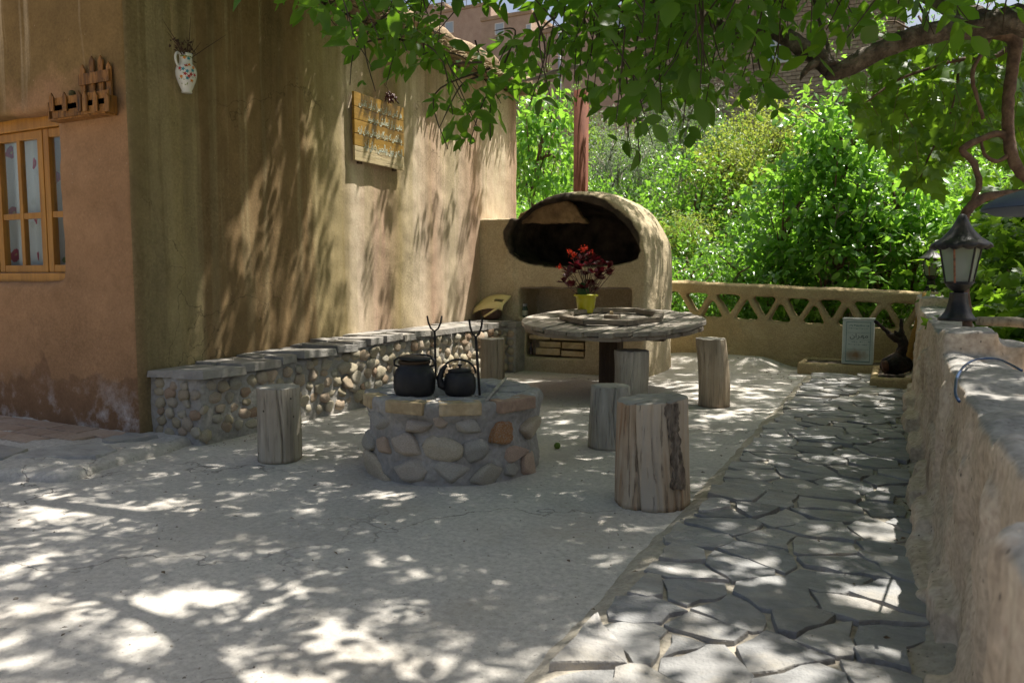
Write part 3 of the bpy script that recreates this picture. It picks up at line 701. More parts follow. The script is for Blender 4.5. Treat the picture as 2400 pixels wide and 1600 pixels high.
def dist_poly(x, z):
    d = 9; ins = inside((x, z), mouth)
    for i in range(len(mouth)):
        ax, az = mouth[i]; bx_, bz = mouth[(i+1) % len(mouth)]; t = max(0, min(1, ((x-ax)*(bx_-ax)+(z-az)*(bz-az))/max(1e-9, (bx_-ax)**2+(bz-az)**2)))
        d = min(d, math.hypot(x-ax-t*(bx_-ax), z-az-t*(bz-az)))
    return -d if ins else d
soot = np.zeros(len(co))
for i, p in enumerate(co):
    if OY-.25 < p[1] < OY+1.1 and p[2] > .95:
        d = dist_poly(p[0], p[2])+.018*noise.fractal(Vector(p)*9, 1, 2, 3)
        up_ = .055*sstep(1.25, 1.5, p[2])
        soot[i] = max(0, min(1, 1-(d-up_)/.03)) if p[1] < OY+.3 or d < .03 else 0
sa_ = om.attributes.new('soot', 'FLOAT', 'POINT'); sa_.data.foreach_set('value', soot.astype(np.float32))
def oven_mat():
    g = G('oven_clay'); c = g.ramp(g.noise(2.2, 8, rough=.62), [(.3, (.38, .3, .19)), (.55, (.47, .39, .265)), (.72, (.54, .46, .335))])
    sp = g.noise(60, 5); c = g.mix(.6, c, g.ramp(sp, [(.3, .33), (.7, .66)]), 'OVERLAY')
    s = nd(g.nt, 'ShaderNodeAttribute', attribute_name='soot').outputs['Fac']
    c = g.mix(g.rng(s, .2, .75), c, g.ramp(g.noise(7, 5), [(.35, (.02, .017, .015)), (.7, (.085, .065, .05))]))
    return g.fin(c, .95, .1, g.math('ADD', g.math('MULTIPLY', g.noise(14, 6), 2.0), sp), .012, .7)
obj('body', om, oven_mat(), oven)
ph = [onY(u, v, OY+.22) for u, v in [(1215, 524), (1226, 500), (1250, 484), (1290, 473), (1330, 472), (1352, 480), (1368, 505), (1384, 524)]]
hood = solid('hood', B().prism([(p.x, p.z) for p in ph], OY+.16, OY+.24, 'y'), .016, 2, .02, 6, .008, 22)
obj('hood_panel', hood, M('scorched_hood_clay', [(.06, .04, .022), (.2, .13, .068), (.28, .19, .1)], 4, bscale=14, bdist=.05, shift=False), oven)
B().box(nic[0].x-.05, nic[1].x+.06, OY+.035, OY+.1, nic[0].z-.018, nic[0].z+.012).build('lintel', m_plankx, oven, bevel=.004)
B().lathe([(.088, 1.84), (.088, 1.9), (.082, 1.905), (.082, 3.02)], (onY(1361, 455, OY+.6).x, OY+.6, 0), 24).build('chimney_pipe', m_pipe, oven, smooth=True)
for (u0, u1, v0, v1) in ((1238, 1287, 785, 797), (1290, 1366, 786, 800), (1262, 1312, 800, 816), (1316, 1367, 802, 820), (1254, 1310, 815, 834), (1313, 1366, 822, 838)):
    a, b_ = onY(u0, v0, OY), onY(u1, v1, OY); B().box(a.x, b_.x, OY+.005+random.uniform(0, .02), OY+.14, b_.z+.003, a.z).build('brick', m_brick, oven, bevel=.006)
# things on and in the oven
p = onY(1150, 742, OY-.14); pz = btop(p.y)+.012; pc = Vector((p.x, OY-.12, pz))
pot = thing('cooking_pot', 'round brown clay pot standing at the bench end beside the oven', 'pot', pc)
B().lathe([(.03, 0), (.075, .012), (.102, .045), (.108, .08), (.1, .115), (.085, .135), (.09, .145), (.08, .145)], pc, 28).build('body', m_claypot, pot, smooth=True)
B().lathe([(.082, .146), (.06, .152), (.0, .156)], pc, 24, False, False).build('lid', m_claypot, pot, smooth=True)
dp = thing('plastic_sheet', 'bent cream plastic sheet with an oval hole lying on the clay pot', 'plastic sheet', (pc.x, pc.y, pc.z+.15))
nb = B(); grid = []; nu, nv = 22, 10
Mx = Matrix.Translation((pc.x+.0, pc.y-.03, pc.z+.183)) @ Matrix.Rotation(math.radians(30), 4, 'X') @ Matrix.Rotation(math.radians(-8), 4, 'Y') @ Matrix.Scale(1.25, 4)
for j in range(nv+1):
    for i in range(nu+1):
        a = -.15+.30*i/nu; b_ = -.09+.18*j/nv
        grid.append(Mx @ Vector((a+.02*(j/nv), b_, .03-1.5*a*a-.7*max(0, -b_-.05))))
fs = []
for j in range(nv):
    for i in range(nu):
        a = -.15+.30*(i+.5)/nu; b_ = -.09+.18*(j+.5)/nv
        if ((a-.085)/.042)**2+((b_-.0)/.026)**2 < 1: continue
        fs.append((j*(nu+1)+i, j*(nu+1)+i+1, (j+1)*(nu+1)+i+1, (j+1)*(nu+1)+i))
nb.v = [tuple(q) for q in grid]; nb.f = fs
so_ = nb.build('sheet', m_cream, dp, smooth=True); so_.modifiers.new('t', 'SOLIDIFY').thickness = .006
B().tube([Mx @ Vector((-.02, -.13, -.05)), Mx @ Vector((.13, -.1, .0))], .011, 8).build('edge_roll', m_cream, dp, smooth=True)
p = onY(1229, 738, OY+.1); jz = .56
jar = thing('glass_jar', 'small green glass jar with a pale label standing in the oven niche', 'jar', (p.x, p.y, jz))
B().lathe([(.035, 0), (.04, .01), (.04, .1), (.03, .12), (.03, .13)], (p.x, p.y, jz), 24).build('body', plain('green_jar_glass', (.05, .08, .05), .1, .6), jar, smooth=True)
B().lathe([(.033, .13), (.033, .155), (.028, .158)], (p.x, p.y, jz), 24).build('lid', m_steel, jar)
B().lathe([(.0408, .03), (.0408, .085)], (p.x, p.y, jz), 24, False, False).build('paper_label', plain('jar_label', (.5, .46, .36)), jar, smooth=True)
p = onY(1242, 826, OY); B2 = thing('glass_bottle', 'small dark bottle standing beside the bricks in the low niche', 'bottle', (p.x, OY+.03, b2.z+.006))
B().lathe([(.018, 0), (.02, .01), (.02, .06), (.01, .085), (.008, .115), (.01, .118)], (p.x, OY+.03, b2.z+.02), 16).build('body', plain('brown_glass', (.03, .015, .012), .15, .6), B2, smooth=True)
B().lathe([(.0105, .1185), (.0105, .13), (.006, .131)], (p.x, OY+.03, b2.z+.02), 12).build('cap', m_black, B2, smooth=True)
# ================================================================ parapet with triangular openings
RY = 9.04; RT = .17
par = thing('parapet_wall', 'ochre mud parapet with a row of triangular openings at the back of the patio', 'parapet wall', (-1.2, RY, 0))
def rtop(x): return .965+(.85-.965)*(x+2.4)/2.7
pb = B(); xa, xb = -2.42, .42; N_ = 14
for i in range(N_):
    a = xa+(xb-xa)*i/N_; b_ = xa+(xb-xa)*(i+1)/N_; t = rtop((a+b_)/2)
    pb.prism([(a-.004, -.2), (b_+.004, -.2), (b_+.004, rtop(b_)-.41), (a-.004, rtop(a)-.41)], RY, RY+RT, 'y')
    pb.prism([(a-.004, rtop(a)-.135), (b_+.004, rtop(b_)-.135), (b_+.004, rtop(b_)-.02), (a-.004, rtop(a)-.02)], RY-.01, RY+RT+.01, 'y')
    pb.prism([(a-.004, rtop(a)-.03), (b_+.004, rtop(b_)-.03), (b_+.004, rtop(b_)), (a-.004, rtop(a))], RY+.03, RY+RT-.03, 'y')
cents = [1635, 1708, 1789, 1870, 1951, 2031, 2115]
tx = [onY(u, 740, RY).x for u in cents]; tx = [2*tx[0]-tx[1]]+tx+[2*tx[-1]-tx[-2]]
sw = .048; rq = random.Random(31); tx = [q+rq.uniform(-.02, .02) for q in tx]
for i in range(len(tx)-1):
    a, b_ = tx[i], tx[i+1]; mth = (a+b_)/2
    for (x0, x1) in ((a, mth), (b_, mth)):
        if x0 < xa+.05 or x0 > xb-.05: continue
        sw = rq.uniform(.03, .043); sv = rq.uniform(.03, .043); x1 = x1+rq.uniform(-.015, .015)
        pb.prism([(x0-sw, rtop(x0)-.43), (x0+sw, rtop(x0)-.43), (x1+sv, rtop(x1)-.12), (x1-sv, rtop(x1)-.12)], RY+.004, RY+RT-.004, 'y')
pb.box(tx[-1]-.13, xb, RY+.002, RY+RT-.002, .3, rtop(xb)-.1)
obj('wall', solid('parapet', pb, .018, 3, .009, 6, .003, 22), m_adobe, par)
# ================================================================ low wall on the drop side with its lantern pier
lw = thing('low_wall', 'rough grey brown mud wall with a cement cap running beside the flagstone path', 'wall', (.3, 4, 0))
WXI = .188
lb = B()
lb.box(WXI, WXI+.24, 1.75, 3.75, -.9, .66).box(WXI, WXI+.24, 1.02, 1.8, -.9, .695)
for i in range(30):                                   # flared foot and ribs
    y0 = .55+i*.28; o = .035+.03*math.sin(i*1.9)+.02*math.cos(i*.7)
    lb.box(WXI-.075-o*.6, WXI+.1, y0, y0+.3, -.5, .09+.05*math.sin(i*2.3))
    lb.box(WXI-.02-o*.3, WXI+.1, y0, y0+.3, -.5, .26+.08*math.sin(i*1.3))
lb.box(WXI-.005, WXI+.2, 3.72, 4.12, -.9, .775)         # pier
lb.box(WXI+.12, WXI+.3, 3.75, 4.1, -.9, .72)
lb.box(WXI+.005, WXI+.24, 4.1, 8.1, -.9, .72)
lb.box(WXI-.0, WXI+.26, 8.0, 9.15, -.9, .822)
lb.box(WXI-.072, WXI+.3, -.4, 1.06, -.9, .715)         # thicker near section
def lowwall_mat():
    g = G('low_wall_mud'); x, y, z = g.sep()
    c = g.ramp(g.noise(2.6, 8, rough=.65), [(.3, (.38, .295, .21)), (.5, (.52, .42, .315)), (.7, (.6, .5, .395))])
    up = g.rng(nd(g.nt, 'ShaderNodeSeparateXYZ', i_0=nd(g.nt, 'ShaderNodeNewGeometry').outputs['Normal']).outputs[2], .35, .75)
    c = g.mix(g.math('MULTIPLY', up, g.rng(z, .3, .5), True), c, g.ramp(g.noise(5, 6), [(.3, (.25, .24, .225)), (.7, (.38, .36, .335))]))
    c = g.mix(g.rng(g.noise(5, 6, (1, 1, .35), off=(7, 7, 2)), .62, .72), c, (.2, .15, .11))
    sp = g.noise(45, 3, rough=.55); c = g.mix(.55, c, g.ramp(sp, [(.3, .28), (.7, .72)]), 'OVERLAY')
    c = g.mix(g.rng(g.vor(34, (1, 1, .6)), .14, .06), c, (.13, .11, .09))
    c = g.mix(g.math('MULTIPLY', g.rng(g.vor(24, (1.3, 1.3, .7)), .05, .03), .7), c, (.62, .52, .36))
    return g.fin(c, .96, .08, sp, .006, .4)
for i in range(26):                                   # gouged vertical ribs
    y0 = 1.3+i*.29+.1*math.sin(i*2.7); wd = .07+.05*math.sin(i*1.7)**2
    lb.box(WXI-.022-.012*math.sin(i*3.1), WXI+.05, y0, y0+wd, -.5, .5+.1*math.sin(i*2.1))
lwm = solid('low_wall', lb, .018, 4, .02, 4.2, .006, 24)
obj('wall_body', lwm, lowwall_mat(), lw)
# ================================================================ fire pit
PC = at(1060, 650, 4.06); pcx, pcy = PC.x, PC.y; PR = .465; PZ = .405
pit = thing('fire_pit', 'round rubble stone fire pit with a cement rim and yellow bricks', 'fire pit', (pcx, pcy, 0))
def ring(r, n=60, j=0): return [(r*math.cos(2*PI*i/n), r*math.sin(2*PI*i/n)) for i in range(n)]
def oct_r(a):                                            # the rim is a rounded octagon
    k = PI/4; t = ((a+.35) % k)-k/2; return (.96/math.cos(t))*.55+.45
b = B(); nn = 64
prof = [(.97, -.08), (.985, .05), (.965, .15), (.95, .26), (.965, .3), (1.01, .335), (1.015, PZ-.012), (.985, PZ), (.5, PZ-.004), (.47, PZ-.02), (.45, PZ-.1), (.1, PZ-.115)]
vs = []
for r, z in prof:
    for j in range(nn):
        a = 2*PI*j/nn; k = oct_r(a) if z > .2 else (oct_r(a)*.5+.5); q = PR*r*(k if r > .4 else 1); vs.append((pcx+q*math.cos(a), pcy+q*math.sin(a), z))
fs = [(i*nn+j, i*nn+(j+1) % nn, (i+1)*nn+(j+1) % nn, (i+1)*nn+j) for i in range(len(prof)-1) for j in range(nn)]+[tuple(range(nn-1, -1, -1)), tuple((len(prof)-1)*nn+j for j in range(nn))]
b.add(vs, fs)
obj('mortar_body', solid('pit', b, .016, 2, .014, 9, .007, 30), m_mortar, pit)
prock = [angular_rock('rock', 40+i) for i in range(9)]
cdir = math.atan2(-pcy, -pcx)                            # towards the camera
def pitstone(u, v, wpx, hpx, me=None, m=None, tilt=0):
    """stone seen at a pixel on the pit's side"""
    d = ray(u, v); A = d.x**2+d.y**2; Bq = -2*(d.x*pcx+d.y*pcy); Cq = pcx**2+pcy**2-(PR*.965)**2; disc = Bq*Bq-4*A*Cq
    if disc < 0: return
    t = (-Bq-math.sqrt(disc))/(2*A); p = Vector((0, 0, H))+d*t; a = math.atan2(p.y-pcy, p.x-pcx); k = t/F
    cosv = max(.35, math.cos(a-cdir)); o = stone(me or random.choice(prock), m or m_pitrock, pit, p-Vector((math.cos(a), math.sin(a), 0))*.014, (wpx*k/2/cosv*1.06, .066, hpx*k/2*1.08), (0, tilt, a+PI/2))
    return o
pitlist = [(890, 985, 48, 38), (975, 1000, 62, 32), (1032, 985, 40, 30), (1098, 1000, 56, 38, .2), (1245, 1000, 46, 46), (865, 1035, 38, 42), (899, 1045, 32, 42, .2), (951, 1045, 66, 56), (1035, 1052, 92, 50),
           (1112, 1056, 62, 44, -.3), (1207, 1062, 56, 36, -.1), (1262, 1045, 36, 40), (882, 1093, 58, 56, .3), (962, 1102, 84, 48, -.1), (1056, 1106, 80, 48), (1142, 1110, 70, 46, -.4), (1194, 1100, 40, 40, .4), (1238, 1092, 36, 62, -.3), (1267, 1085, 22, 50), (852, 1070, 22, 44)]
for q in pitlist: pitstone(q[0], q[1], q[2], q[3], tilt=q[4] if len(q) > 4 else random.uniform(-.2, .2))
orr = angular_rock('orange_rock', 77); pitstone(1178, 1016, 58, 50, orr, m_orangerock)
for k in range(26):                                      # the sides the camera does not face
    a = cdir+PI/2+.35+k % 13*(PI-.7)/12; z = .07 if k < 13 else .2
    stone(random.choice(prock), m_pitrock, pit, (pcx+math.cos(a)*(PR*.955), pcy+math.sin(a)*(PR*.955), z+random.uniform(-.02, .02)), (random.uniform(.045, .065), .05, random.uniform(.042, .055)), (0, random.uniform(-.3, .3), a+PI/2))
for (u, v, wd, m_) in ((946, 951, 88, m_brick), (1079, 952, 100, m_brick), (1211, 946, 84, m_redbrick), (862, 925, 30, m_brick)):
    d = ray(u, v); A = d.x**2+d.y**2; Bq = -2*(d.x*pcx+d.y*pcy); Cq = pcx**2+pcy**2-(PR*1.0)**2; t = (-Bq-math.sqrt(max(0, Bq*Bq-4*A*Cq)))/(2*A); p = Vector((0, 0, H))+d*t; a = math.atan2(p.y-pcy, p.x-pcx)
    L_ = wd*t/F/max(.5, math.cos(a-cdir)); zc = PZ-.03
    Mx = Matrix.Translation((pcx+math.cos(a)*(PR*oct_r(a)-.032), pcy+math.sin(a)*(PR*oct_r(a)-.032), zc)) @ Matrix.Rotation(a+PI/2, 4, 'Z')
    B().obox(Mx, L_, .1, .062).build('brick', m_brick if m_ is m_brick else m_redbrick, pit, bevel=.008)
for k in range(9):                                       # flat slabs on the rim
    a0 = 2*PI*k/9+.1; a1 = 2*PI*(k+1)/9+.06
    pl = [(pcx+PR*r*oct_r(a)*math.cos(a), pcy+PR*r*oct_r(a)*math.sin(a)) for r, a in ((.56, a0), (.84, a0+.02), (.86, (a0+a1)/2), (.84, a1-.03), (.56, a1-.03))]
    slab(pl, PZ+.004, .02, (0, 0), .005).build('rim_slab', m_capcement, pit)
ash = B().lathe([(.0, PZ-.09), (.12, PZ-.088), (.2, PZ-.098)], (pcx, pcy, 0), 24, False, False).build('ash', M('pale_ash', [(.12, .12, .12), (.3, .3, .29)], 15, bscale=40, bdist=.02), pit, smooth=True)
# kettles
KZ = PZ+.006
kp = gp(972, 931, KZ); kp = kp+away(kp)*.085
K1 = thing('large_kettle', 'big soot black kettle with a flat lid on the fire pit rim', 'kettle', (kp.x, kp.y, KZ))
B().lathe([(.08, 0), (.095, .006), (.104, .03), (.106, .07), (.103, .105), (.092, .13), (.076, .148), (.072, .156), (.08, .16)], (kp.x, kp.y, KZ), 40).build('body', m_black, K1, smooth=True)
B().lathe([(.079, .1605), (.081, .164), (.081, .17), (.076, .176)], (kp.x, kp.y, KZ), 40).build('brass_collar', m_brass, K1, smooth=True)
Mx = Matrix.Translation((kp.x, kp.y, KZ+.179)) @ Matrix.Rotation(math.radians(4), 4, 'Y')
lb_ = B().lathe([(.0, .001), (.075, .0), (.082, .004), (.082, .009), (.06, .015), (.0, .018)], (0, 0, 0), 36, False, False); lb_.v = [tuple(Mx @ Vector(q)) for q in lb_.v]
lb_.build('lid', m_black, K1, smooth=True)
rt = Vector((CY, SY, 0)); bk = Vector((-SY, CY, 0))
for s in (-1, 1): B().tube([Vector(kp)+rt*s*.07+Vector((0, 0, KZ-kp.z+.14)), Vector(kp)+rt*s*.1+Vector((0, 0, KZ-kp.z+.15)), Vector(kp)+rt*s*.1+Vector((0, 0, KZ-kp.z+.175)), Vector(kp)+rt*s*.085+Vector((0, 0, KZ-kp.z+.185))], .006, 8).build('ear', m_black, K1, smooth=True)
hp = [Vector((kp.x, kp.y, KZ+.175))+rt*.097*math.cos(t)+bk*.11*math.sin(t)+Vector((0, 0, .018*math.sin(t))) for t in np.linspace(0, PI, 14)]
B().tube(hp, .005, 8).build('bail_handle', m_black, K1, smooth=True)
sp0 = Vector((kp.x, kp.y, KZ)); B().tube([sp0+bk*.08+Vector((0, 0, .05)), sp0+bk*.125+Vector((0, 0, .085)), sp0+bk*.14+Vector((0, 0, .14))], [.022, .016, .011], 10).build('spout', m_black, K1, smooth=True)
kp = gp(1078, 930, KZ); kp = kp+away(kp)*.07; k0 = Vector((kp.x, kp.y, KZ))
K2 = thing('small_kettle', 'small soot black kettle with an arched handle and curved spout on the fire pit', 'kettle', k0)
B().lathe([(.06, 0), (.072, .005), (.079, .022), (.081, .05), (.079, .085), (.071, .105), (.058, .116), (.056, .12)], k0, 40).build('body', m_black, K2, smooth=True)
ld = B().lathe([(.061, .1215), (.06, .127), (.04, .133), (.012, .136), (.006, .137), (.006, .143), (.012, .147), (.012, .152), (.007, .156), (0, .1565)], k0, 32, True, False).build('lid', m_black, K2, smooth=True)
sp = [k0+rt*x+Vector((0, 0, z)) for x, z in ((-.062, .04), (-.095, .052), (-.102, .085), (-.09, .12), (-.078, .14), (-.066, .15))]
B().tube(sp, [.026, .021, .017, .013, .011, .009], 12).build('spout', m_black, K2, smooth=True)
hp = [k0+rt*(.08*math.cos(t)-.008*math.sin(t))+Vector((0, 0, .107+.072*math.sin(t)**.8)) for t in np.linspace(.02, PI-.02, 18)]
B().tube(hp, .0055, 8).build('handle', m_black, K2, smooth=True)
# forked rods and poker
def fork(u, v, vt, du, label, w0=.036):
    p = gp(u, v, PZ-.004); k = (p-Vector((0, 0, H))).length; top = H+(650-vt)/F*k*.985
    t = thing('forked_rod', label, 'iron rod', (p.x, p.y, PZ-.004)); lean = rt*du
    base = Vector((p.x, p.y, PZ-.05)); jn = Vector((p.x, p.y, top-.088))+lean
    B().tube([base, base.lerp(jn, .5), jn], .0068, 8).build('shaft', m_iron, t, smooth=True)
    pts = [jn+rt*x*w0+Vector((0, 0, z)) for x, z in ((-1.0, .088), (-.85, .05), (-.5, .015), (0, 0), (.5, .015), (.85, .05), (1.0, .088))]
    B().tube(pts, .0055, 8).build('prongs', m_iron, t, smooth=True)
fork(1022, 892, 740, -.006, 'black iron rod with a wide forked top standing behind the large kettle', .042)
fork(1126, 930, 748, -.022, 'black iron rod with a narrow forked top standing beside the small kettle', .033)
a, b_ = gp(1140, 938, PZ+.008), gp(1186, 885, PZ+.03)
tag(B().tube([a, a.lerp(b_, .45)+Vector((0, 0, .004)), b_], [.006, .009, .007], 8).build('poker_stick', m_log2, None, smooth=True), 'thin grey stick lying across the fire pit top', 'stick')
# ================================================================ log stools
def log(u, v, r, h, label, m, seed, lean=(0, 0), topslope=0, flare=0, taper=0, cracks=((cdir, .02),), bend=0, endm=None):
    p = gp(u, v, 0); c = p+away(p)*r*.96; rr = random.Random(seed); n = 192; nz = 20
    o = Vector((rr.random()*90, rr.random()*90, 0))
    t = thing('log_stool', label, 'log stool', (c.x, c.y, 0)); camd = math.atan2(-c.y, -c.x)
    def rad(a, s):
        q = r*(1+.09*noise.noise(Vector((math.cos(a)*1.2, math.sin(a)*1.2, s*.8))+o)+.03*noise.noise(Vector((math.cos(a)*4, math.sin(a)*4, s*2))+o)+.012*noise.noise(Vector((math.cos(a)*14, math.sin(a)*14, s*1.5))+o))
        q *= 1+flare*(1-s)**2*(.6+.4*math.cos(a-camd-1))-taper*s
        for ca, dep in cracks:
            da = (a-camd-ca-.12*math.sin(s*3+seed)+PI) % (2*PI)-PI; q -= dep*math.exp(-(da/.034)**2)*(.85+.6*noise.noise(Vector((s*4, seed, ca))))
        return q
    def ctr(s): return Vector((c.x+lean[0]*s+bend*math.sin(PI*s)*rt.x, c.y+lean[1]*s+bend*math.sin(PI*s)*rt.y, 0))
    V = []; Fa = []
    def zt(x, y): return h+topslope*((x-c.x)*rt.x+(y-c.y)*rt.y)
    for i in range(nz+1):
        s = i/nz; k = ctr(s)
        for j in range(n):
            a = 2*PI*j/n; q = rad(a, s); x, y = k.x+q*math.cos(a), k.y+q*math.sin(a)
            if i == nz: q *= .985; x, y = k.x+q*math.cos(a), k.y+q*math.sin(a)
            V.append((x, y, s*zt(x, y)+(.006*noise.noise(Vector((math.cos(a)*3, math.sin(a)*3, 1))+o) if i in (0, nz) else 0)))
    Fa = [(i*n+j, i*n+(j+1) % n, (i+1)*n+(j+1) % n, (i+1)*n+j) for i in range(nz) for j in range(n)]+[tuple(range(n-1, -1, -1))]
    bb_ = B(); bb_.v = V; bb_.f = Fa; bb_.build('trunk', m, t, smooth=True)
    e = B(); k = ctr(1); V = []; rings = [1, .985, .7, .35]
    for w_ in rings:
        for j in range(n):
            a = 2*PI*j/n; q = rad(a, 1)*.985*w_; x, y = k.x+q*math.cos(a), k.y+q*math.sin(a); x1, y1 = k.x+rad(a, 1)*.985*math.cos(a), k.y+rad(a, 1)*.985*math.sin(a)
            V.append((x, y, zt(x, y)+(0 if w_ == 1 else .004)+.006*noise.noise(Vector((math.cos(a)*3, math.sin(a)*3, 1))+o)*w_))
    V.append((k.x, k.y, zt(k.x, k.y)+.004)); e.v = V
    e.f = [(i*n+j, i*n+(j+1) % n, (i+1)*n+(j+1) % n, (i+1)*n+j) for i in range(len(rings)-1) for j in range(n)]+[((len(rings)-1)*n+j, (len(rings)-1)*n+(j+1) % n, len(V)-1) for j in range(n)]
    e.build('cut_top', endm or m_end, t, smooth=True)
    return t, c, rad, ctr, camd
log(656, 1087, .118, .402, 'tan log stool with a straight crack and wormholes beside the pebble bench', m_log, 1, cracks=((.03, .022), (1.6, .015), (-1.9, .012)))
fs_ = log(1523, 1196, .152, .462, 'largest log stool, orange streaked, with bark peeling down its side', m_logbig, 2, topslope=.09, flare=.16, cracks=((-.38, .03), (.14, .012), (.62, .02), (2.4, .02)))
log(1430, 1057, .13, .362, 'short grey log stool next to the bark covered one', m_log2, 3, taper=.12, cracks=((.3, .016), (-.6, .01), (1.9, .02)), lean=(-.005, 0))
log(1478, 943, .142, .405, 'pale grey log stool in front of the table post', m_log2, 4, cracks=((.1, .012), (-.35, .006), (2.2, .02)))
log(1672, 956, .118, .525, 'tall brown crooked log stool between the table and the path', m_log3, 5, lean=(-.03, -.01), bend=.012, flare=.08, cracks=((-.7, .01), (2.0, .02)))
bp = gp(1155, 797, .48); bq = gp(1155, 650+353/((bp-Vector((0,0,H))).length/5.1), 0)
dd = math.hypot(bp.x, bp.y); zb = proj((bp.x, bp.y, 0))
log(float(zb[0]), float(zb[1]), .105, .482, 'dark split log stool behind the fire pit against the pebble bench', m_log3, 6, cracks=((.3, .02), (-1.2, .012)))
# bark strip on the large stool
t_, c_, rad_, ctr_, cd_ = fs_
sb_ = B(); V = []; nzs = 26; na = 9
for i in range(nzs+1):
    s = .2+.78*i/nzs; wv = .2+.16*noise.noise(Vector((s*6, 3, 3)))+.05*noise.noise(Vector((s*23, 8, 3))); ac = cd_+.72+.1*math.sin(s*5)+.06*noise.noise(Vector((s*15, 1, 7)))
    for j in range(na+1):
        f = j/na*2-1; a = ac+f*wv; q = rad_(a, s)+.012*(1-f**4)+.014*noise.noise(Vector((f*4, s*22, 9)))+.002; k = ctr_(s)
        V.append((k.x+q*math.cos(a), k.y+q*math.sin(a), s*(.462+.012)))
sb_.v = V; sb_.f = [(i*(na+1)+j, i*(na+1)+j+1, (i+1)*(na+1)+j+1, (i+1)*(na+1)+j) for i in range(nzs) for j in range(na)]
sb_.build('bark_strip', m_bark, t_, smooth=True)
# ================================================================ round plank table
TC = at(1436, 650, 6.72); tcx, tcy = TC.x, TC.y; TZt = .638; TR = .80
table = thing('round_table', 'big round table of weathered planks on a single dark post', 'table', (tcx, tcy, 0))
tilt = math.radians(4.6); tax = Vector((CY, SY, 0))
TM = Matrix.Translation((tcx, tcy, TZt)) @ Matrix.Rotation(tilt, 4, tax) @ Matrix.Rotation(math.radians(-1.2), 4, Vector((-SY, CY, 0)))
def circplank(w0, w1, R, th, z, jag, horiz):
    """plank between w0 and w1 clipped to the round outline"""
    pts = []
    for i in range(7):
        w_ = w0+(w1-w0)*i/6; l = math.sqrt(max(0.0, R*R-w_*w_)); pts.append((w_, l))
    j0, j1 = random.uniform(-jag, jag), random.uniform(-jag, jag)
    pl = [(w_, l+j0) for w_, l in pts]+[(w_, -l+j1) for w_, l in pts[::-1]]
    if horiz: pl = [(y, -x) for x, y in pl]
    o = []
    for q in pl:
        if not o or math.hypot(q[0]-o[-1][0], q[1]-o[-1][1]) > .002: o.append(q)
    b = B().prism(o[::-1] if not horiz else o[::-1], z-th, z); return b
def inplace(b, Mx): b.v = [tuple(Mx @ Vector(q)) for q in b.v]; return b
PRot = TM @ Matrix.Rotation(math.radians(-8), 4, 'Z')
ws = -TR+.012; k = 0
while ws < TR-.05:
    wd = random.uniform(.105, .15); we = min(ws+wd, TR-.012)
    inplace(circplank(ws, we-.015, TR, .036, random.uniform(-.007, .007), .02, False), PRot).build('plank', m_plank, table, bevel=.004); ws = we
ws = -TR+.05
while ws < TR-.1:
    wd = random.uniform(.11, .16); we = min(ws+wd, TR-.06)
    inplace(circplank(ws, we-.008, TR-.03, .034, -.042+random.uniform(-.003, .002), .02, True), PRot).build('under_plank', m_plankx, table, bevel=.004); ws = we
for i in range(8):
    a = 2*PI*i/8+.2; rr_ = .40; Lq = 2*rr_*math.tan(PI/8)*1.06
    Mx = TM @ Matrix.Translation((rr_*math.cos(a), rr_*math.sin(a), .026+random.uniform(0, .003))) @ Matrix.Rotation(a+PI/2, 4, 'Z')
    B().obox(Mx, Lq, .075, .04).build('ring_batten', m_plankx, table, bevel=.005)
B().obox(TM @ Matrix.Translation((0, .0, .02)), .13, .085, .035).build('hub_block', m_plankx, table, bevel=.006)
B().obox(TM @ Matrix.Translation((-.01, .01, .05)) @ Matrix.Rotation(.4, 4, 'Z'), .03, .03, .03).build('peg', m_brick, table, bevel=.003)
post = at(1434, 650, 6.72); B().box(post.x-.085, post.x+.085, post.y-.085, post.y+.085, -.02, TZt-.09).build('post', m_darkpost, table, bevel=.01)
for s in (-1, 1): B().obox(TM @ Matrix.Translation((0, .28*s, -.1)), 1.1, .07, .05).build('brace', m_darkpost, table, bevel=.005)
nT = (TM.to_3x3() @ Vector((0, 0, 1)))
def ontable(u, v):
    d = ray(u, v); t = (Vector((tcx, tcy, TZt))-Vector((0, 0, H))).dot(nT)/d.dot(nT); return Vector((0, 0, H))+d*t
# ================================================================ potted succulent
fp = ontable(1373, 737); fp = fp+away(fp)*.06; fp.z = ontable(1373, 733).z+.002; fz0 = fp.z
pp = thing('potted_succulent', 'yellow green plastic pot with dark red succulents and a small cactus on the table', 'potted plant', fp)
B().lathe([(.07, 0), (.074, .004), (.092, .13), (.096, .15), (.112, .153), (.114, .158), (.114, .17), (.108, .174), (.1, .17), (.096, .15)], fp, 40, True, False).build('pot', m_yellowpot, pp, smooth=True)
B().lathe([(.0, .156), (.1, .152)], fp, 30, False, False).build('soil', m_soil, pp)
cb_ = B(); V = []; n1, n2 = 48, 14; cpos = fp+rt*-.028+bk*-.045
for i in range(n2+1):
    s = i/n2; rr_ = .05*math.sin(PI*min(.995, .18+.82*s))**.6
    for j in range(n1):
        a = 2*PI*j/n1; q = rr_*(1+.09*math.cos(12*a)); V.append((cpos.x+q*math.cos(a)-.012*s, cpos.y+q*math.sin(a), fz0+.15+.135*s))
cb_.v = V; cb_.f = [(i*n1+j, i*n1+(j+1) % n1, (i+1)*n1+(j+1) % n1, (i+1)*n1+j) for i in range(n2) for j in range(n1)]+[tuple(n2*n1+j for j in range(n1))]
cb_.build('cactus', m_cactus, pp, smooth=True)
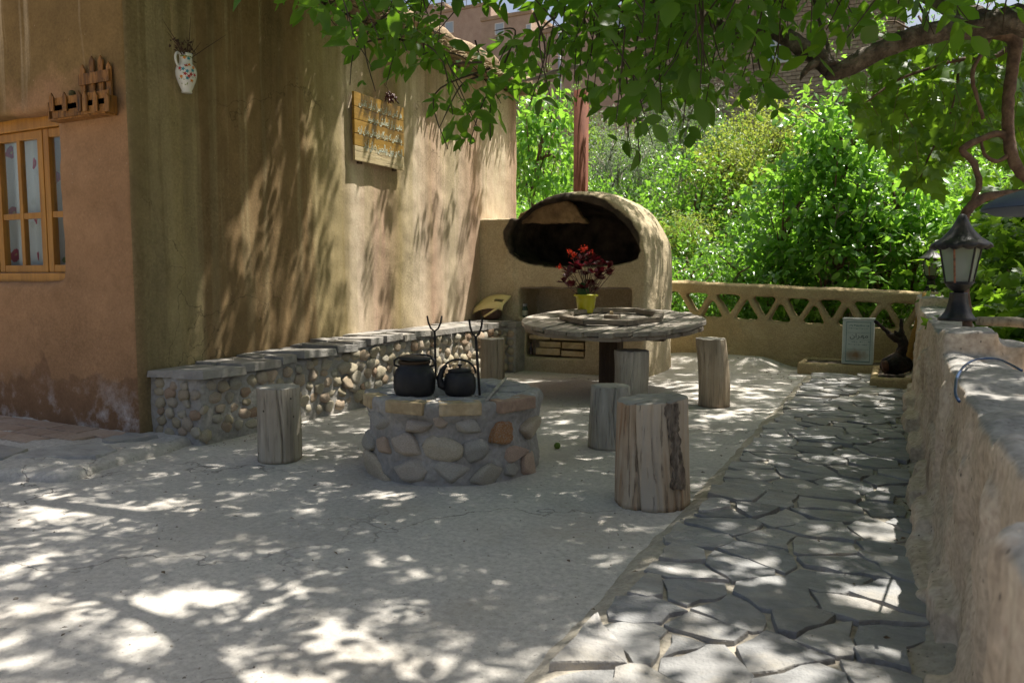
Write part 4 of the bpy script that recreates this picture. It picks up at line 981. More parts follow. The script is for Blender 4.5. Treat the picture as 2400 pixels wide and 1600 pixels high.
ros = [(1330, 650), (1345, 640), (1362, 632), (1378, 622), (1392, 612), (1402, 622), (1372, 645), (1350, 622), (1388, 640), (1408, 640), (1425, 630), (1430, 645), (1400, 650), (1322, 662), (1338, 672), (1385, 668), (1395, 682), (1372, 676), (1412, 655), (1385, 600), (1332, 638), (1360, 610), (1418, 618)]
dp_ = (fp-Vector((0, 0, H))).dot(Vector((-SY*CP, CY*CP, -SP)))
r_ = np.random.default_rng(5); stem = B()
for (u, v) in ros:
    q = at(u, v, dp_+r_.uniform(-.13, .12)); n = 11; az = r_.random(n)*2*PI; el = r_.uniform(-.1, 1.0, n)
    D = np.stack([np.cos(az)*np.cos(el), np.sin(az)*np.cos(el), np.sin(el)], 1); N = np.tile([0, 0, 1.0], (n, 1))+r_.normal(0, .2, (n, 3))
    obj('rosette', leafmesh('rosette', tmpl([0, .35, .75, 1], [.08, .2, .3, 0], -.1, .2), np.tile(np.array(q), (n, 1)), D, N, r_.uniform(.055, .085, n), r_.random(n)), L_red, pp)
    base = Vector((fp.x+r_.uniform(-.05, .05), fp.y+r_.uniform(-.04, .05), fz0+.15)); mid = base.lerp(q, .5); mid.z -= .02
    B().tube([base, mid, q], [.005, .004, .003], 6).build('stem', m_barkv, pp, smooth=True)
for (u, v, n) in ((1335, 592, 9), (1345, 600, 10), (1366, 585, 9), (1372, 582, 7), (1311, 627, 7), (1386, 590, 4)):
    q = at(u, v, dp_); P = np.array(q)+r_.normal(0, .012, (n*3, 3)); D = r_.normal(0, 1, (n*3, 3))+np.array([0, 0, .6])
    obj('flower', leafmesh('flower', TS, P, D, r_.normal(0, 1, (n*3, 3)), r_.uniform(.018, .03, n*3), r_.random(n*3)), m_scarlet, pp)
    B().tube([Vector((fp.x, fp.y, fz0+.2)), Vector((fp.x, fp.y, fz0+.3)).lerp(q, .6), q], .0022, 5).build('flower_stalk', m_dry, pp)
# ================================================================ planters and what stands on them
def planter(x0, x1, y0, y1, h, label, wall=.06):
    t = thing('planter', label, 'planter', ((x0+x1)/2, (y0+y1)/2, 0))
    b = B().box(x0, x1, y0, y0+wall, -.05, h).box(x0, x1, y1-wall, y1, -.05, h).box(x0, x0+wall, y0, y1, -.05, h).box(x1-wall, x1, y0, y1, -.05, h)
    obj('curb', solid('planter', b, .018, 3, .008, 7, .003, 25), m_adobe, t)
    nx_, ny_ = 14, 12; s = B(); s.v = [(x0+.03+(x1-x0-.06)*i/nx_, y0+.03+(y1-y0-.06)*j/ny_, h-.025+.018*noise.noise(Vector((i*.9, j*.9, x0*9)))) for j in range(ny_+1) for i in range(nx_+1)]
    s.f = [(j*(nx_+1)+i, j*(nx_+1)+i+1, (j+1)*(nx_+1)+i+1, (j+1)*(nx_+1)+i) for j in range(ny_) for i in range(nx_)]; s.build('soil', m_soil, t, smooth=True); return t
pA = gp(1868, 876, 0); pBx = gp(2060, 885, 0)
planter(pA.x, .14, pA.y, RY-.005, .125, 'low mud curbed bed under the parapet holding the tin can')
qA = gp(2038, 916, 0); planter(qA.x, .15, qA.y, pA.y-.01, .125, 'small square mud bed beside the low wall holding the charred root')
tp = gp(2008, 848, .125); tw = 74*(pA.y+.1)/CY/F*.93
td = .24; ty0 = pA.y+.015; tl, tr = onY(1972, 845, ty0).x, onY(2046, 845, ty0).x; th = onY(2008, 748, ty0).z-.127; tz0 = .127
tin_rust = (tl+(tr-tl)*.42, ty0, tz0+th*.2); m_tin = tin_mat()
tin = thing('tin_can', 'tall square tin can with faded blue print and a rust patch on the bed curb', 'tin can', ((tl+tr)/2, ty0+.1, tz0))
B().box(tl, tr, ty0, ty0+td, tz0, tz0+th).build('body', m_tin, tin, bevel=.012)
B().box(tl-.004, tr+.004, ty0-.004, ty0+td+.004, tz0+th-.006, tz0+th+.006).build('rim', m_steel, tin, bevel=.003)
def px_(fx, fz): return (tl+(tr-tl)*fx, tz0+th*fz)
frm = B()
def bar(b, x0, x1, z0, z1, y): (ax, az), (bx_, bz) = px_(x0, z0), px_(x1, z1); b.box(ax, bx_, y-.0012, y, az, bz)
for (x0, x1, z0, z1) in ((.12, .9, .93, .945), (.12, .9, .05, .075), (.12, .14, .075, .93), (.88, .9, .075, .93)): bar(frm, x0, x1, z0, z1, ty0-.001)
m_tealp = plain('faded_teal_print', (.13, .2, .2), .6)
frm.build('printed_frame', m_tealp, tin)
pr = B()
for (x0, x1, z) in ((.17, .86, .7), (.17, .86, .545), (.17, .86, .33)): bar(pr, x0, x1, z, z+.006, ty0-.001)
for (z, hh) in ((.85, .03), (.79, .02), (.5, .012), (.44, .012)):
    x = .2
    while x < .82:
        l = random.uniform(.02, .06); bar(pr, x, x+l, z+random.uniform(-.01, .01), z+hh*random.uniform(.4, 1), ty0-.001); x += l+random.uniform(.01, .03)
pr.build('printed_lines', m_tealp, tin)
# ---- Persian lettering from joined letter forms
FORMS = {'ا': (0xFE8D, 2), 'آ': (0xFE81, 2), 'ب': (0xFE8F, 4), 'پ': (0xFB56, 4), 'ت': (0xFE95, 4), 'ج': (0xFE9D, 4), 'چ': (0xFB7A, 4), 'ح': (0xFEA1, 4), 'خ': (0xFEA5, 4), 'د': (0xFEA9, 2), 'ر': (0xFEAD, 2), 'ز': (0xFEAF, 2),
         'س': (0xFEB1, 4), 'ش': (0xFEB5, 4), 'ع': (0xFEC9, 4), 'ف': (0xFED1, 4), 'ک': (0xFB8E, 4), 'گ': (0xFB92, 4), 'ل': (0xFEDD, 4), 'م': (0xFEE1, 4), 'ن': (0xFEE5, 4), 'و': (0xFEED, 2), 'ه': (0xFEE9, 4), 'ی': (0xFBFC, 4)}
def shape(txt):
    out = []
    for w_ in txt.split(' '):
        g = []
        for i, ch in enumerate(w_):
            base, k = FORMS[ch]; prev = i > 0 and FORMS[w_[i-1]][1] == 4; nxt = i < len(w_)-1 and k == 4
            g.append(chr(base+(3 if prev and nxt else 2 if nxt else 1 if prev else 0)))
        out.append(''.join(reversed(g)))
    return ' '.join(reversed(out))
def text_mesh(txt):
    cu = bpy.data.curves.new('t', 'FONT'); cu.body = shape(txt); cu.resolution_u = 2; cu.extrude = .012
    o = bpy.data.objects.new('t', cu); C.objects.link(o); me = evaluated(o); bpy.data.objects.remove(o)
    co = np.zeros(len(me.vertices)*3); me.vertices.foreach_get('co', co); co = co.reshape(-1, 3); return me, co
def lettering(txt, name, org, ax, az, nrm, width, height, m, parent, slope=0):
    me, co = text_mesh(txt); mn, mx = co.min(0), co.max(0); sx = width/(mx[0]-mn[0]); sz = height/(mx[1]-mn[1])
    q = np.array(org)+np.outer((co[:, 0]-mn[0])*sx, ax)+np.outer((co[:, 1]-mn[1])*sz, az)+np.outer(co[:, 2]*.06+.0006, nrm)
    me.vertices.foreach_set('co', q.ravel()); me.materials.clear(); me.update(); return obj(name, me, m, parent)
ax_, az_ = px_(.24, .56); bx2, bz2 = px_(.82, .69)
lettering('مهران', 'printed_word', (ax_, ty0-.001, az_), (1, 0, 0), (0, 0, 1), (0, -1, 0), bx2-ax_, bz2-az_, m_ink, tin)
# charred root
cr = gp(2098, 880, .115); cr = cr+away(cr)*.1; cr.z = .115; dcr = (cr-Vector((0, 0, H))).dot(Vector((-SY*CP, CY*CP, -SP)))
root = thing('charred_root', 'charred bulbous tree root with two branch horns on the small bed', 'tree root', cr)
def Q(u, v, dd=0): return at(u, v, dcr+dd)
rb_ = B().tube([Q(2070, 868), Q(2085, 858), Q(2100, 852), Q(2125, 855), Q(2134, 862)], [.05, .088, .098, .078, .04], 14)
rb_.tube([Q(2100, 858), Q(2112, 830), Q(2117, 800), Q(2114, 780), Q(2113, 765), Q(2112, 747)], [.08, .05, .04, .032, .02, .013], 12)
rb_.tube([Q(2114, 800), Q(2098, 795), Q(2078, 776), Q(2062, 762), Q(2049, 752)], [.03, .028, .025, .02, .014], 10)
rb_.tube([Q(2112, 788), Q(2100, 780), Q(2096, 772)], [.022, .018, .006], 8)
obj('root_body', solid('root', rb_, .009, 1, .014, 9, .006, 35), m_burnt, root)
B().tube([Q(2068, 858, -.09), Q(2080, 856, -.1)], [.045, .05], 12).build('cut_face', M('brown_cut_root', [(.05, .025, .015), (.12, .06, .035)], 10), root, smooth=True)
# broom
br = thing('straw_broom', 'straw broom leaning in the corner by the charred root', 'broom', Q(2140, 880, .3))
f0, f1, f2 = at(2140, 866, dcr+.2), at(2150, 790, dcr+.27), at(2164, 704, dcr+.34)
bs = B(); r0 = random.Random(8)
for i in range(150):
    a = r0.uniform(-1, 1); c_ = r0.uniform(-1, 1); s = f0+rt*a*.1+bk*c_*.035+Vector((0, 0, r0.uniform(-.03, .03))); m1 = f1+rt*a*.05+bk*c_*.03; e = f2+rt*a*.013+bk*c_*.013
    bs.tube([s, m1, e], [.004, .004, .003], 4)
tag(bs.build('bristles', m_straw, br), kind='stuff')
B().tube([f0.lerp(f1, .35)-rt*.075-bk*.04, f0.lerp(f1, .38)-bk*.05, f0.lerp(f1, .35)+rt*.075-bk*.04], .004, 6).build('binding', m_orange, br, smooth=True)
B().tube([f1.lerp(f2, .5), f2, f2+(f2-f1)*.2], [.026, .021, .018], 10).build('handle', m_straw, br, smooth=True)
# ================================================================ lanterns
def lantern(loc, label, group=None):
    t = thing('wall_lantern', label, 'lantern', loc); L = Vector(loc); n = 48
    def sq(r, a): return r/(max(abs(math.cos(a)), abs(math.sin(a)))**.45)
    V = []; pr_ = [(.088, 0), (.088, .014), (.078, .018), (.06, .045), (.046, .09), (.04, .138), (.04, .147)]
    for r, z in pr_:
        for j in range(n): a = 2*PI*j/n+.3; q = r*(1+.035*math.cos(6*a)); V.append((L.x+q*math.cos(a), L.y+q*math.sin(a), L.z+z))
    b = B(); b.add(V, [(i*n+j, i*n+(j+1) % n, (i+1)*n+(j+1) % n, (i+1)*n+j) for i in range(len(pr_)-1) for j in range(n)]+[tuple(range(n-1, -1, -1)), tuple((len(pr_)-1)*n+j for j in range(n))])
    b.build('pedestal', m_blackpaint, t, smooth=True)
    B().lathe([(.022, .147), (.03, .155), (.05, .17), (.062, .185), (.066, .195)], L, 30).build('cup', m_blackpaint, t, smooth=True)
    r0_, r1_, z0, z1 = .064, .098, .2, .39
    B().lathe([(.07, .195), (.07, .203)], L, 6).build('lower_ring', m_blackpaint, t); 
    for k in range(6):
        a, a2 = PI/3*k+.15, PI/3*(k+1)+.15; c0 = Vector((math.cos(a), math.sin(a), 0)); c1_ = Vector((math.cos(a2), math.sin(a2), 0)); i_ = .985
        q = [L+c0*r0_*i_+Vector((0, 0, z0)), L+c1_*r0_*i_+Vector((0, 0, z0)), L+c1_*r1_*i_+Vector((0, 0, z1)), L+c0*r1_*i_+Vector((0, 0, z1))]
        nn_ = (q[1]-q[0]).cross(q[3]-q[0]).normalized()*.003
        B().add(q+[x-nn_ for x in q], [(0, 1, 2, 3), (7, 6, 5, 4), (0, 4, 5, 1), (1, 5, 6, 2), (2, 6, 7, 3), (3, 7, 4, 0)]).build('pane', m_frost, t)
        B().tube([L+c0*r0_+Vector((0, 0, z0-.002)), L+c0*(r1_+.001)+Vector((0, 0, z1+.004))], .0052, 6).build('bar', m_copper if k == 4 else m_blackpaint, t)
    B().tube([L+Vector((0, 0, .196)), L+Vector((0, 0, .25)), L+Vector((0, 0, .262)), L+Vector((0, 0, .3)), L+Vector((0, 0, .33))], [.018, .02, .028, .03, .01], 14).build('bulb', m_white, t, smooth=True)
    V = []; nr_ = 96; prf = [(.118, .372), (.146, .384), (.14, .398), (.115, .412), (.088, .432), (.062, .462), (.042, .492), (.028, .522), (.018, .545), (.008, .552)]
    for i, (r, z) in enumerate(prf):
        f = max(0, 1-i/7)
        for j in range(nr_):
            a = 2*PI*j/nr_; sc2 = abs(math.sin(6*a)); q = r*(1+.05*f*(sc2-.6)); V.append((L.x+q*math.cos(a), L.y+q*math.sin(a), L.z+z+(.012*f*(.5-sc2) if i < 3 else .004*f*sc2)))
    b = B(); b.add(V, [(i*nr_+j, i*nr_+(j+1) % nr_, (i+1)*nr_+(j+1) % nr_, (i+1)*nr_+j) for i in range(len(prf)-1) for j in range(nr_)]+[tuple((len(prf)-1)*nr_+j for j in range(nr_))])
    b.build('hood', m_blackpaint, t, smooth=True)
    B().lathe([(.1, .386), (.108, .392), (.108, .402)], L, 36).build('collar', m_blackpaint, t)
    return t
lp = at(2244, 745, 4.02)
lantern((lp.x, lp.y, .775), 'black garden lantern with frosted panes on the mud wall pier by the vine')
lp2 = at(2181, 690, 8.75)
lantern((lp2.x, lp2.y, .82), 'black garden lantern with frosted panes on the corner of the parapet')
# blue cable, log rail, rounded panel
cab = [gp(2395, 868, .69), gp(2340, 842, .69), gp(2290, 842, .682), gp(2262, 856, .68), onX(2245, 880, WXI-.012), onX(2240, 905, WXI-.03), onX(2240, 925, WXI-.035), onX(2248, 940, WXI-.03)]
def smooth_path(pts, k=6):
    o = []; P = [pts[0]]+list(pts)+[pts[-1]]
    for i in range(1, len(P)-2):
        for q in range(k):
            t = q/k; a, b, c, d = P[i-1], P[i], P[i+1], P[i+2]
            o.append(.5*((2*b)+(c-a)*t+(2*a-5*b+4*c-d)*t*t+(3*b-a-3*c+d)*t**3))
    o.append(P[-2]); return o
tag(B().tube(smooth_path([Vector(q) for q in cab]), .0042, 8).build('electric_cable', m_bluecable, None, smooth=True), 'blue electric cable draped over the low mud wall', 'cable')
a, b_ = at(2290, 752, 4.3), at(2560, 770, 3.9)
tag(B().tube([a, a.lerp(b_, .35)+Vector((0, 0, .008)), a.lerp(b_, .7)-Vector((0, 0, .004)), b_], [.025, .028, .025, .027], 10).build('log_rail', m_log, None, smooth=True), 'thin log rail running out from the lantern pier over the garden', 'rail')
hd = thing('rounded_panel', 'smooth dark blue grey rounded panel on a bracket beside the vine', 'lamp', at(2465, 900, 1.75))
c0 = at(2452, 468, 1.75)
V = []; n = 40; b = B()
for i in range(9):
    s = i/8; r = .128*math.sin(PI/2*(1-s*.98))**.8; z = .052*s-.0
    for j in range(n): V.append((c0.x+r*math.cos(2*PI*j/n), c0.y+r*math.sin(2*PI*j/n), c0.z+z-.02))
b.add(V, [(i*n+j, i*n+(j+1) % n, (i+1)*n+(j+1) % n, (i+1)*n+j) for i in range(8) for j in range(n)]+[tuple(8*n+j for j in range(n))])
b.lathe([(.128, -.021), (.1, -.032), (.03, -.036), (0, -.036)], c0, n, False, False)
b.build('hood', m_greypanel, hd, smooth=True)  # rounded blue grey shell, not known to be a lamp hood
B().tube([c0+Vector((0, 0, .025)), c0+Vector((0, 0, .12)), c0+rt*.12+Vector((0, 0, .16)), c0+rt*.25+Vector((0, 0, .1)), Vector((c0.x+rt.x*.25, c0.y+rt.y*.25, -.85))], .011, 8).build('bracket', m_blackpaint, hd, smooth=True)
# ================================================================ things on the house walls
# verse board
s0 = onX(829, 228, XW+.05); s1 = onX(945, 240, XW+.05); sb0 = onX(829, 382, XW+.05); sb1 = onX(943, 394, XW+.05)
ya, yb = s0.y, s1.y; ztop = (s0.z+s1.z)/2; zbot = (sb0.z+sb1.z)/2
sign = thing('verse_board', 'varnished plank board with white handwritten Persian verse hanging on the side wall', 'sign', (XW+.05, (ya+yb)/2, zbot))
hs = [0, .215, .40, .60, .78, 1]
for i in range(5):
    z1 = ztop-(ztop-zbot)*hs[i]; z0 = ztop-(ztop-zbot)*hs[i+1]+.003
    B().box(XW+.03, XW+.052+random.uniform(0, .002), ya, yb, z0, z1).build('board', m_signpale if i == 4 else m_signwood, sign, bevel=.003)
for f in (.15, .85): y_ = ya+(yb-ya)*f; B().box(XW+.004, XW+.029, y_-.02, y_+.02, zbot-.012, ztop-.02).build('batten', m_darkpost, sign)
lines = [('هر کس در این سرا درآید نانش', .955, .06, .87, .15), ('دهید و از ایمانش مپرسید', .955, .26, .70, .155), ('چه آنکس که بدرگاه باریتعالی بجان ارزد', .955, .455, .90, .16), ('البته بر خوان بوالحسن به نان ارزد', .955, .665, .78, .16)]
for txt, r_e, tp_, wd, hh in lines:
    W_ = (yb-ya); Hh = ztop-zbot
    lettering(txt, 'verse_line', (XW+.0545, ya+W_*(r_e-wd), ztop-Hh*(tp_+hh)), (0, 1, 0), (0, 0, 1), (1, 0, 0), W_*wd, Hh*hh, m_letter, sign)
# dried pepper bunch above the board
c0 = onX(918, 228, XW+.09); r_ = np.random.default_rng(2)
pb_ = thing('pepper_bunch', 'bunch of dried dark red peppers hung over the top of the board', 'peppers', c0)
m_dkred = M('dried_pepper', [(.035, .006, .006), (.09, .014, .012)], 20, rough=.4, spec=.5)
for i in range(26):
    p = Vector(c0)+Vector((r_.uniform(-.02, .02), r_.uniform(-.075, .075), r_.uniform(-.03, .04))); d = Vector((r_.normal(0, .4), r_.normal(0, .6), -1)).normalized()
    B().tube([p, p+d*.02, p+d*.042], [.004, .0085, .002], 6).build('pepper', m_dkred, pb_, smooth=True)
B().tube([Vector(c0)+Vector((0, 0, -.01)), Vector(c0)+Vector((-.05, 0, .09)), Vector((XW+.005, c0.y, c0.z+.13))], .002, 5).build('string', m_dry, pb_)
# painted jug
jb = onX(434, 219, XW+.07); jt = onX(432, 128, XW+.07); jh = jt.z-jb.z; jc = Vector((XW+.085, jb.y, jb.z))
jug = thing('wall_jug', 'white jug painted with bright flowers hanging on the side wall', 'jug', jc)
kx = 54/2/F*5.25*.80
prf = [(.0, 0), (.036, 0), (.038, .006), (.035, .016), (.045, .04), (.062, .085), (.073, .125), (.0755, .155), (.071, .185), (.058, .208), (.047, .222), (.0445, .25), (.045, .28), (.05, .298), (.047, .298), (.042, .28)]
ks = jh/.298
prf = [(r*ks*1.06, z*ks) for r, z in prf]
B().lathe(prf, jc, 40, False, False).build('body', m_white, jug, smooth=True)
hd_ = -Vector((0, 1, 0))
B().tube(smooth_path([jc+Vector((.0, -r*ks*1.04, z*ks)) for r, z in ((.04, .285), (.075, .29), (.092, .26), (.088, .22), (.072, .19))]), .0095*ks, 10).build('handle', m_white, jug, smooth=True)
def jr(z):
    for (r0, z0), (r1, z1) in zip(prf[1:14], prf[2:15]):
        if z0 <= z <= z1: return r0+(r1-r0)*(z-z0)/max(1e-6, z1-z0)
    return .04
def bloom(b, az, z, R, n=5):
    r = jr(z)+.0012; c = jc+Vector((r*math.cos(az), r*math.sin(az), z)); nrm = Vector((math.cos(az), math.sin(az), 0)); s = Vector((-math.sin(az), math.cos(az), 0)); u_ = Vector((0, 0, 1))
    vs = [c+nrm*.001]; N2 = n*4
    for i in range(N2): a = 2*PI*i/N2; q = R*(.72+.28*math.cos(n*a)); p = s*math.cos(a)*q+u_*math.sin(a)*q; vs.append(c+p-nrm*(p.dot(s)**2)/(2*r)+nrm*.001)
    b.add(vs, [(0, 1+i, 1+(i+1) % N2) for i in range(N2)])
face = math.atan2(-jc.y, -jc.x)
sets = {0: [], 1: [], 2: [], 3: []}
FL = [(.0, .19, 0), (.35, .2, 1), (-.28, .165, 2), (.45, .13, 0), (.1, .15, 2), (-.1, .13, 0), (.62, .16, 2), (.1, .1, 2), (.85, .13, 0), (-.5, .11, 1), (.6, .085, 1), (-.2, .26, 1), (.45, .255, 2), (.25, .115, 0), (.75, .185, 1), (-.6, .17, 0)]
cols = [m_red, m_orange, m_teal]
for k in range(3):
    b = B()
    for (a, z, c_) in FL:
        if c_ == k: bloom(b, face+a, z*ks, .0165*ks)
    tag(b.build('painted_flowers', cols[k], jug), kind='stuff')
b = B(); r0 = random.Random(4)
for i in range(34): bloom(b, face+r0.uniform(-.8, 1.1), r0.choice((r0.uniform(.05, .2), .27))*ks, .006*ks, 3)
tag(b.build('painted_leaves', m_pgreen, jug), kind='stuff')
dt = thing('dried_plant', 'withered brown plant with long bare stems in the painted jug', 'dried plant', jc+Vector((0, 0, .28*ks)))
tb = B(); top = jc+Vector((0, 0, .29*ks))
for k, (u, v) in enumerate(((380, 45), (392, 75), (447, 40), (530, 82), (415, 98), (438, 88), (455, 92), (425, 108), (470, 100), (408, 110), (447, 100))):
    e = onX(u, v, XW+.1+.03*(k % 3)); m_ = top.lerp(e, .5)+Vector((.01, 0, -.015)); B().tube([top-Vector((0, 0, .04)), m_, e], [.003, .0025, .0012], 5).build('stem', m_dry, dt)
n = 46; P = np.array(top)+r_.normal(0, .045, (n, 3))*np.array([.7, 1, .8])+np.array([.0, 0, .04]); P[:, 0] = np.maximum(P[:, 0], XW+.02)
obj('withered_leaves', leafmesh('withered', TS, P, r_.normal(0, 1, (n, 3)), r_.normal(0, 1, (n, 3)), r_.uniform(.02, .035, n), r_.random(n)), m_dry, dt)['kind'] = 'stuff'
# wooden picket rack on the front wall
def W(u, v, off=.0): return onY(u, v, YF-off)
rk = thing('picket_rack', 'little scorched wood picket fence shelf on the front wall above the window', 'wall shelf', W(190, 262, .05))
def picket(u, v0, v1, wd, off, th=.01, nm='picket'):
    a, c_ = W(u, v0, off), W(u, v1, off); x, z0, z1 = a.x, c_.z, a.z; wd2 = wd/2
    B().prism([(x-wd2, z0), (x+wd2, z0), (x+wd2, z1-wd*.7), (x, z1), (x-wd2, z1-wd*.7)], YF-off-th, YF-off, 'y').build(nm, m_rack, rk, bevel=.002)
for u, v0 in ((195, 152), (216, 132), (237, 130), (256, 145)): picket(u, v0, 252, .042, .012, nm='back_picket')
def rail(u0, u1, v0, v1, off, th=.01, nm='rail'):
    a, c_ = W(u0, v0, off), W(u1, v1, off); B().box(a.x, c_.x, YF-off-th, YF-off, c_.z, a.z).build(nm, m_rack, rk, bevel=.002)
rail(186, 258, 176, 190, .0245); 
for u, v0 in ((122, 218), (152, 216), (186, 213), (200, 214), (224, 213), (252, 218)): picket(u, v0, 262, .04, .10)
rail(125, 258, 232, 243, .086); rail(125, 258, 249, 260, .086)
a, c_ = W(124, 258, .05), W(258, 263, .05); B().box(a.x, c_.x, YF-.085, YF-.002, c_.z-.012, c_.z).build('shelf_board', m_rack, rk, bevel=.002); shz = c_.z
for u in (126, 257): p = W(u, 255, .05); B().box(p.x-.006, p.x+.006, YF-.085, YF-.004, shz, shz+.1).build('side_board', m_rack, rk)
p = W(170, 235, .05)
cp_ = thing('small_cactus', 'tiny cactus in a yellow cup on the picket shelf', 'cactus', (p.x, YF-.05, shz))
B().lathe([(.022, 0), (.032, .08), (.034, .084), (.03, .084)], (p.x, YF-.05, shz), 20).build('cup', m_yellowpot, cp_, smooth=True)
B().lathe([(.012, .085), (.022, .1), (.02, .122), (.017, .128), (.021, .138), (.016, .156), (0, .162)], (p.x, YF-.05, shz), 20, True, False).build('stem', M('dry_cactus', [(.06, .055, .02), (.12, .1, .04)], 30), cp_, smooth=True)
# ================================================================ village behind
def far_house(u0, u1, Y, vtop, dpt, label, m, wins, parapet=.25, rail=False, name='village_house'):
    a, c_ = onY(u0, vtop, Y), onY(u1, vtop, Y); zt = (a.z+c_.z)/2; x0, x1 = a.x, c_.x; zb = min(tz(x0, Y), tz(x1, Y))-1
    t = thing(name, label, 'house', ((x0+x1)/2, Y, zb+1))
    obj('wall', B().box(x0, x1, Y, Y+dpt, zb, zt).mesh('wall', .05), m, t)
    B().box(x0-.06, x1+.06, Y-.06, Y+dpt+.06, zt+.002, zt+parapet).build('roof', m_mudroof, t, bevel=.04)
    for (ua, va, ub, vb) in wins:
        p, q = onY(ua, va, Y), onY(ub, vb, Y)
        w_ = B().box(p.x-.06, q.x+.06, Y-.03, Y+.02, q.z-.06, p.z+.06).build('window', m_winframe, t)
        B().box(p.x, q.x, Y-.034, Y-.031, q.z, p.z).build('pane', m_winglass, w_)
    if rail:
        for k in range(6): x = x0+(x1-x0)*(.03+.94*k/5); B().tube([(x, Y+.1, zt+parapet), (x, Y+.1, zt+parapet+.9)], .03, 6).build('rail_post', m_steel, t)
        for z in (.45, .9): B().tube([(x0+(x1-x0)*.03, Y+.1, zt+parapet+z), (x1-(x1-x0)*.03, Y+.1, zt+parapet+z)], .025, 6).build('rail_bar', m_steel, t)
    return t
far_house(1010, 1150, 52, 24, 6, 'pinkish village house with a roof railing rising behind the reed eave', m_far2, ((1045, 55, 1062, 75),), rail=True)
far_house(1128, 1245, 46, 42, 6, 'mud village house with a dark window behind the walnut leaves', m_far1, ((1162, 58, 1180, 78), (1235, 60, 1243, 80)))
far_house(1225, 1345, 42, 78, 6, 'low tan village house behind the lamp pole', m_far2, ((1320, 85, 1338, 100),))
far_house(1335, 1500, 38, 30, 6, 'brown village house with a small pale window behind the chimney', m_far1, ((1440, 40, 1470, 70), (1350, 90, 1362, 110)))
far_house(850, 1040, 60, 30, 6, 'long tan village house half hidden by the reed eave', m_far1, ((960, 40, 975, 60),))
lpz = onY(1312, 150, 36); lpole = thing('street_lamp', 'thin grey street lamp pole among the village houses', 'street lamp', (lpz.x, 36, tz(lpz.x, 36)))
B().tube([(lpz.x, 36, tz(lpz.x, 36)-.2), (lpz.x, 36, onY(1312, 66, 36).z)], .09, 10).build('pole', m_steel, lpole, smooth=True)
hz = onY(1312, 66, 36).z; B().tube([(lpz.x, 36, hz-.05), (lpz.x+.3, 35.9, hz+.25), (lpz.x+.8, 35.8, hz+.3)], .05, 8).build('arm', m_steel, lpole, smooth=True)
B().box(lpz.x+.7, lpz.x+1.15, 35.7, 35.95, hz+.24, hz+.36).build('lamp_head', m_steel, lpole, bevel=.03)
# brick building
BYd = 23.5; ba, bb2 = onY(1490, 300, BYd).x, onY(2110, 300, BYd).x
bld = thing('brick_building', 'tall tan brick building with small pale windows up the slope behind the trees', 'building', ((ba+bb2)/2, BYd, 3))
zb0, zt0 = 2.2, 12.2
wins = [(1788, 92, 1848, 146), (1775, 30, 1812, 62), (1560, 60, 1600, 105)]
wr = [(onY(a, b, BYd).x, onY(c, d, BYd).x, onY(c, d, BYd).z, onY(a, b, BYd).z) for a, b, c, d in wins]
B().box(ba, bb2, BYd+.05, BYd+7, 0, zt0).build('wall_core', m_farmortar, bld)
B().box(ba-.1, bb2+.1, BYd-.1, BYd+7.1, zt0+.002, zt0+.3).build('roof', m_mudroof, bld)
bl, bh = .24, .108; br_me = B().box(-bl/2+.006, bl/2-.006, 0, .06, -bh/2+.008, bh/2-.008).mesh('brick'); br_me.materials.append(m_farbrick)
br_me2 = B().box(-bl/4+.006, bl/4-.006, 0, .06, -bh/2+.008, bh/2-.008).mesh('half_brick'); br_me2.materials.append(m_farbrick)
items = []; z = zb0; r = 0
while z < zt0-.1:
    x = ba+bl/2+(bl/2 if r % 2 else 0)
    while x < bb2-bl/2:
        if not any(w0-.16 < x < w1+.16 and q0-.08 < z < q1+.08 for w0, w1, q0, q1 in wr): items.append((x, z))
        x += bl
    z += bh; r += 1
pix = proj(np.array([(x, BYd, z) for x, z in items])); scr = ((pix[0]-1850)/1.15)**2+((pix[1]-190)/1.0)**2
vis = np.argsort(scr)
r0 = random.Random(1); rest = B()
for k, i in enumerate(vis):
    x, z = items[i]
    if k < 296:
        o = bpy.data.objects.new('brick', br_me); o.location = (x, BYd+r0.uniform(-.012, .008), z+r0.uniform(-.006, .006)); o.rotation_euler = (0, r0.uniform(-.02, .02), r0.uniform(-.02, .02)); put(o, bld)
    else:
        yy = BYd+r0.uniform(-.012, .008); rest.box(x-bl/2+.006, x+bl/2-.006, yy, yy+.06, z-bh/2+.008, z+bh/2-.008)
tag(rest.build('brickwork', m_farbrick, bld), kind='stuff')
for (w0, w1, q0, q1) in wr:
    f = B().box(w0, w1, BYd-.03, BYd+.05, q0, q1).build('window', m_winframe, bld); B().box(w0+.07, (w0+w1)/2-.03, BYd-.036, BYd-.031, q0+.07, q1-.07).build('pane', m_winglass, f); B().box((w0+w1)/2+.03, w1-.07, BYd-.036, BYd-.031, q0+.07, q1-.07).build('pane', m_winglass, f)
